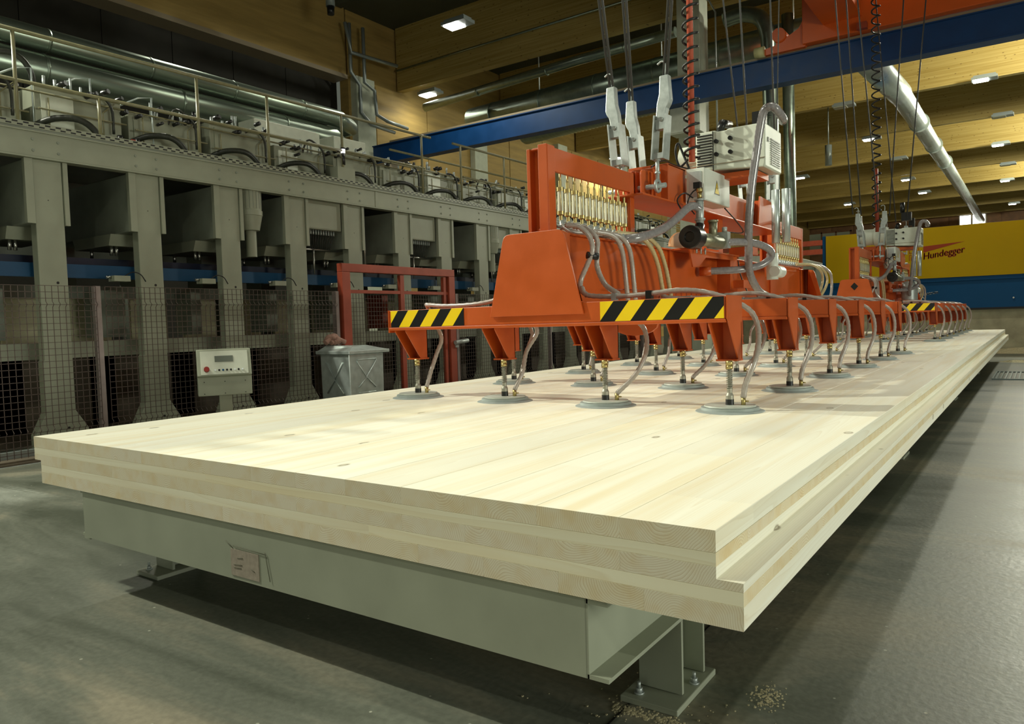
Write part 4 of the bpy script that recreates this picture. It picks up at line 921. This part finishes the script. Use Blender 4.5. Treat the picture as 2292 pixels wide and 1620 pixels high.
# tall grey cabinets behind the railing
for (y0, y1, z1) in ((4.9, 6.0, 3.82), (6.27, 6.9, 3.84)): MB().box(-8.3, -7.95, y0, y1, 2.91, z1).build('control_cabinet', M_pump, pr, bevel=.01)
for y in (3.8, 7.6, 9.5): 
    v = MB(); v.cyl((-7.6, y, 3.3), (-7.6, y, 3.52), .05, 8); v.cyl((-7.6, y, 3.52), (-7.6, y, 3.6), .02, 8); v.build('pressure_accumulator', M_blackp, pr)
sl = MB(); sl.cyl((PX, 5.46, 3.29), (PX, 5.46, 3.34), .028, 12); sl.build('signal_lamp', mat('signal_lamp_white', (.9, .9, .9), .3, emit=(1, 1, 1), es=2.5), pr, label='small lit white signal lamp')
sl = MB(); sl.cyl((PX, 5.46, 3.14), (PX, 5.46, 3.29), .026, 12); sl.cyl((PX, 5.46, 3.34), (PX, 5.46, 3.36), .03, 12); sl.build('signal_lamp_base', M_blackp, pr)
MB().box(-7.0, -6.86, 5.32, 5.62, 2.91, 3.10).build('signal_box', M_press, pr)
# railing
rl = MB().tube([(PX, .8, 3.735), (PX, 7.20, 3.80)], .019, 8).build('handrail', M_yellowp, pr)
MB().tube([(PX, .8, 3.30), (PX, 7.05, 3.33)], .017, 8).build('handrail', M_yellowp, pr)
MB().tube([(PX, 7.72, 3.81), (PX, 17, 3.83)], .019, 8).build('handrail', M_yellowp, pr)
MB().tube([(PX, 7.95, 3.33), (PX, 17, 3.35)], .017, 8).build('handrail', M_yellowp, pr)
MB().tube([(-8.4, 7.9, 3.98), (-8.4, 17, 4.0)], .019, 8).build('handrail', M_yellowp, pr)
for y, z1 in ((1.63, 3.74), (2.35, 3.32), (3.40, 3.76), (4.30, 3.77), (5.45, 3.78), (7.0, 3.80), (7.91, 3.81), (9.08, 3.82), (10.25, 3.82), (11.4, 3.82), (12.6, 3.82), (14.0, 3.82)):
    MB().cyl((PX, y, 2.90), (PX, y, z1), .017, 8).build('railing_post', M_yellowp, pr)
# pale panels seen through the press
for k in range(25):
    y = .55+k*.68
    MB().box(-8.30, -8.25, y, y+.44, .86, 1.46+.10*((k*7) % 3)/3).build('back_panel', M_boardpale, pr)

# ================================================================== FENCE
def fence(y0, y1, label, posts, zt_=1.45, zb_=.10, x=-6.2):
    e = empty('mesh_fence', (x, (y0+y1)/2, 0), label, 'fence')
    for y in posts:
        p_ = MB().box(x-.055, x-.005, y, y+.055, 0, zt_+.005).build('fence_post', mat('mauve_grey_post', (.25, .20, .19), .45, noise=.15, scale=10) if 'fp' not in firsts else firsts['fp'], e)
        firsts.setdefault('fp', p_.data.materials[0])
        MB().box(x-.09, x+.03, y-.03, y+.085, 0, .012).build('foot_plate', firsts['fp'], p_)
    m = MB(); n = int((y1-y0)/.05); t = .0022
    lv = [z for z in [zt_-.0-i*.0525 for i in range(40)] if z > zb_]
    for z in lv: m.box(x-t, x+t, y0, y1, z-t, z+t)
    zs = [zt_, zt_-.13, zt_-.155, zt_-.18, .285, .26, .235, zb_]
    for i in range(n+1):
        y = y0+i*(y1-y0)/n
        off = [0, 0, .025, 0, 0, .025, 0, 0]
        pts = [(x+o, y, z) for o, z in zip(off, zs)]
        for a, b_ in zip(pts[:-1], pts[1:]):
            m.add([(a[0]-t, y-t, a[2]), (a[0]+t, y-t, a[2]), (a[0]+t, y+t, a[2]), (a[0]-t, y+t, a[2]), (b_[0]-t, y-t, b_[2]), (b_[0]+t, y-t, b_[2]), (b_[0]+t, y+t, b_[2]), (b_[0]-t, y+t, b_[2])],
                  [(0,1,5,4),(1,2,6,5),(2,3,7,6),(3,0,4,7)])
    m.build('wire_mesh', M_wire, e, kind='stuff')
    return e
fence(.70, 1.87, 'wire mesh fence panel at the left edge of the picture', (), zb_=.05)
fence(1.95, 4.60, 'wire mesh fence panel behind the control console', (1.86, 4.60))
fence(6.88, 9.3, 'wire mesh fence panel right of the red gate', (6.82, 9.3))
fence(9.4, 12.9, 'far wire mesh fence panel behind the lifter', (12.9,))
bs = empty('floor_channel', (-6.3, 3, 0), 'low dark steel floor track in front of the fence', 'track')
g = MB(); g.box(-6.42, -6.20, -2, 14, 0, .035); g.box(-6.21, -6.18, -2, 14, 0, .018); g.build('track_body', M_interior, bs)
MB().box(-6.40, -6.36, -2, 14, .035, .09).build('track_rail', M_lamph, bs)
MB().box(-6.165, -6.150, -2, 14, 0, .004).build('track_lip', M_galv, bs)

gt = empty('red_gate', (-6.22, 5.7, 0), 'red-brown steel gate frame with mesh doors in the fence', 'gate')
MB().box(-6.27, -6.18, 4.70, 4.825, 0, 1.685).build('gate_post', M_red, gt, bevel=.004)
MB().box(-6.27, -6.18, 6.655, 6.78, 0, 1.685).build('gate_post', M_red, gt, bevel=.004)
MB().box(-6.27, -6.18, 4.70, 6.78, 1.687, 1.785).build('gate_lintel', M_red, gt, bevel=.004)
MB().box(-6.25, -6.20, 5.70, 5.77, 0, 1.68).build('door_stile', M_red, gt)
MB().box(-6.25, -6.20, 6.56, 6.61, 0, 1.68).build('door_stile', M_red, gt)
MB().box(-6.248, -6.202, 4.83, 6.65, 1.435, 1.475).build('door_rail', M_red, gt)
MB().box(-6.19, -6.16, 6.74, 6.80, .70, .80).build('latch_plate', M_zinc, gt)
MB().cyl((-6.14, 6.70, .77), (-6.14, 6.98, .79), .03, 8).build('latch', M_zinc, gt)
m = MB(); t = .0022
for i in range(38):
    y = 4.85+i*.0485; m.box(-6.225-t, -6.225+t, y-t, y+t, .05, 1.43)
for i in range(26):
    z = .06+i*.0525; m.box(-6.225-t, -6.225+t, 4.83, 6.65, z-t, z+t)
m.build('wire_mesh', M_wire, gt, kind='stuff')

# ================================================================== CONSOLE
cs = empty('control_console', (-5.74, 2.78, 0), 'grey operator console with small screen on a post behind the panel', 'console')
MB().box(-5.80, -5.72, 2.725, 2.84, 0, .45).build('post', M_press, cs, bevel=.004)
MB().box(-5.90, -5.62, 2.64, 2.92, 0, .015).build('foot_plate', M_press, cs)
MB().prism([(-5.98, .43), (-5.70, .43), (-5.70, .605), (-5.66, .618), (-5.74, .86), (-5.95, .86)], 'y', 2.545, 3.02).build('housing', M_frame, cs, bevel=.006)
MB().prism([(-5.663, .630), (-5.658, .631), (-5.729, .845), (-5.734, .844)], 'y', 2.575, 2.99).build('front_panel', M_pump, cs)
def slant(z): return -5.658-(z-.631)*.3318
MB().prism([(slant(.745)+.001, .745), (slant(.745)+.004, .745), (slant(.80)+.004, .80), (slant(.80)+.001, .80)], 'y', 2.70, 2.86).build('screen', M_screen, cs)
MB().cyl((slant(.675), 2.625, .675), (slant(.675)+.03, 2.625, .685), .024, 14).build('emergency_button', M_knobred, cs)
for i in range(8): MB().cyl((slant(.668), 2.70+i*.034, .668), (slant(.668)+.008, 2.70+i*.034, .671), .009, 10).build('push_button', [M_white, M_blackp, M_mblue, M_blackp, M_blackp, M_white, M_blackp, M_white][i], cs)
for (y, z) in ((2.60, .56), (2.78, .56), (2.96, .56), (2.60, .45), (2.78, .45), (2.96, .45)): MB().cyl((-5.70, y, z), (-5.697, y, z), .005, 6).build('screw', M_blackp, cs)

cs.rotation_euler = (0, 0, math.radians(-31))
# ================================================================== WASTE BIN
wbn = empty('waste_container', (-5.85, 4.4, 0), 'galvanised metal waste container with embossed crosses beside the gate', 'container')
x0, x1, y0, y1, zt_ = -6.08, -5.62, 4.23, 4.76, .735
MB().prism([(y0+.015, 0), (y1-.015, 0), (y1, zt_), (y0, zt_)], 'x', x0, x1).build('body', M_galv, wbn, bevel=.01)
MB().box(x0-.04, x1+.04, y0-.03, y1+.06, zt_, zt_+.035).build('rim', M_galv, wbn, bevel=.004)
lid = MB(); lid.add([(x0-.02, y0-.02, .77), (x1+.03, y0-.02, .77), (x1+.03, y1+.04, .77), (x0-.02, y1+.04, .77), (x0+.05, y0+.05, .83), (x1-.06, y0+.12, .815), (x1-.09, y1-.18, .825), (x0+.05, y1-.1, .82)], [(0,1,5,4),(1,2,6,5),(2,3,7,6),(3,0,4,7),(4,5,6,7)])
lid.build('lid', M_galv, wbn)
def rib(pts): return MB().tube(pts, .008, 6)
X = x1+.002
for pts in ([(X, 4.34, .655), (X, 4.48, .47), (X, 4.64, .66)], [(X, 4.36, .36), (X, 4.485, .47), (X, 4.62, .35)], [(X, 4.35, .67), (X, 4.64, .67)], [(X, 4.36, .30), (X, 4.62, .30)]): rib(pts).build('embossed_rib', M_galv, wbn)
for pts in ([(x0+.10, y0-.004, .64), (x0+.23, y0-.002, .46), (x0+.36, y0-.004, .64)], [(x0+.10, y0+.0, .30), (x0+.23, y0-.002, .45), (x0+.36, y0, .30)]): rib(pts).build('embossed_rib', M_galv, wbn)
rg = MB()
import itertools
for i in range(5):
    a = i*1.25; rg.tube(bez([(-6.0+.05*math.cos(a), 4.33+.1*math.sin(a), .86), (-5.98+.02*math.sin(a), 4.36+.06*math.cos(a), .90+.010*i), (-5.97-.05*math.sin(a), 4.40-.1*math.cos(a), .86)], 10), .030, 7)
tag(rg.build('work_glove', M_rag), 'crumpled dusty-rose glove lying on the waste container', 'glove')

# ================================================================== YELLOW / BLUE MACHINE
mc = empty('joinery_machine', (0, 20.5, 1.0), 'yellow and blue timber joinery machine at the end of the hall', 'machine')
MB().box(-4.13, 6, 19.52, 22, 1.03, 3.02).build('housing', M_mblue, mc, bevel=.01)
MB().box(-4.035, 6, 19.485, 19.52, 1.79, 3.015).build('yellow_panel', M_yellow, mc)
MB().box(-4.1, 6, 19.47, 19.52, 1.70, 1.72).build('trim_strip', M_mblue, mc)
MB().box(-4.1, 6, 19.49, 19.53, 1.0, 1.04).build('base_strip', M_black, mc)
th = math.radians(7.5)
SX, SZ, SY = -1.80, 2.245, 19.484
lg = text('Hundegger', .30, M_sred, 'lettering', (SX, SY, SZ), (PI/2, -th, 0), mc, shear=.2, extr=.002, fat=.014); lg.scale = (.66, .75, 1)
MB().prism([(-1.78, 2.535), (-1.78, 2.60), (-.90, 2.615), (-.95, 2.55), (-1.78, 2.43)] if False else [(-1.79, 2.42), (-1.79, 2.57), (-.93, 2.625)], 'y', 19.481, 19.484).build('red_wedge', M_sred, mc)
g = MB()
for (a, b_, c_, d_) in ((-2.10, -2.085, 2.42, 2.57), (-1.90, -1.885, 2.24, 2.58), (-2.10, -2.085, 2.24, 2.37), (-2.10, -1.98, 2.42, 2.435), (-1.99, -1.975, 2.42, 2.56), (-2.10, -1.98, 2.365, 2.38), (-1.99, -1.975, 2.24, 2.38), (-2.06, -2.045, 2.24, 2.34), (-1.885, -1.80, 2.57, 2.58)): g.box(a, b_, 19.481, 19.484, c_, d_)
g.build('emblem', M_sred, mc)
text('Bearbeitungszentrum', .10, M_white, 'lettering', (-1.47, 19.514, 1.42), (PI/2, -th, 0), mc, extr=.003, align='RIGHT', fat=.004)
text('3A', .13, M_white, 'lettering', (-1.92, 19.514, 1.28), (PI/2, -th, 0), mc, extr=.002)
MB().cyl((.05, 19.5, 1.25), (.05, 19.48, 1.25), .02, 8).build('lamp_stud', M_chrome, mc)
plh = tag(MB().box(-6.5, 6, 19.6, 23, 0, 1.0).build('machine_plinth', M_plinth, bevel=.02), 'dusty concrete plinth under the yellow and blue machine', 'plinth')
mm = empty('grey_machine', (-5.2, 21, 0), 'pale grey machine standing left of the yellow one', 'machine')
MB().prism([(-6.6, 1.0), (-4.2, 1.0), (-4.2, 2.33), (-5.1, 2.62), (-6.6, 2.75)], 'y', 20.3, 21.5).build('body', M_pump, mm)
MB().box(-4.9, -4.5, 20.25, 20.3, 2.15, 2.35).build('cover', M_press, mm)
MB().box(-13, -8, 40, 40.5, 3.9, 4.6).build('red_frame', M_red, mm) if False else None
rs = empty('red_steel_frame', (-9.5, 39, 0), 'red steel frame far behind the grey machine', 'frame')
MB().box(-14, -7, 39, 39.4, 4.0, 4.25).build('cross_bar', M_red, rs); MB().box(-14, -7, 39, 39.4, 4.45, 4.7).build('cross_bar', M_red, rs)
for x in (-14, -10.5, -7): MB().box(x, x+.3, 39, 39.3, 0, 4.7).build('upright', M_red, rs)
# sawdust heaps near the plinth, floor grate
for (px, py, sx, sy, sz, lab) in ((.35, 19.0, .9, .5, .10, 'sawdust heap against the plinth beyond the panel end'), (.25, 15.6, .35, .28, .03, 'small sawdust patch on the floor past the panel')):
    h = MB(); n = 28
    vs = []; fs = []
    for i in range(n):
        for j in range(n):
            u = i/(n-1)*2-1; v_ = j/(n-1)*2-1; d = max(0, 1-u*u-v_*v_)
            vs.append((px+u*sx, py+v_*sy, d*sz*(.6+.8*random.random())-.002))
    for i in range(n-1):
        for j in range(n-1): fs.append((i*n+j, (i+1)*n+j, (i+1)*n+j+1, i*n+j+1))
    h.add(vs, fs); tag(h.build('sawdust_heap', M_saw, kind='stuff'), lab, 'sawdust')
gr = empty('floor_grate', (.5, 12, 0), 'steel bar grate let into the floor right of the panel end', 'grate')
for i in range(26): MB().box(.02+i*.055, .04+i*.055, 11.35, 12.75, .001, .016).build('bar', M_grate, gr)
g = MB(); g.box(.0, 1.45, 11.30, 11.35, 0, .018); g.box(.0, 1.45, 12.75, 12.80, 0, .018); g.box(-.02, 0, 11.3, 12.8, 0, .018); g.build('grate_frame', M_grate, gr)
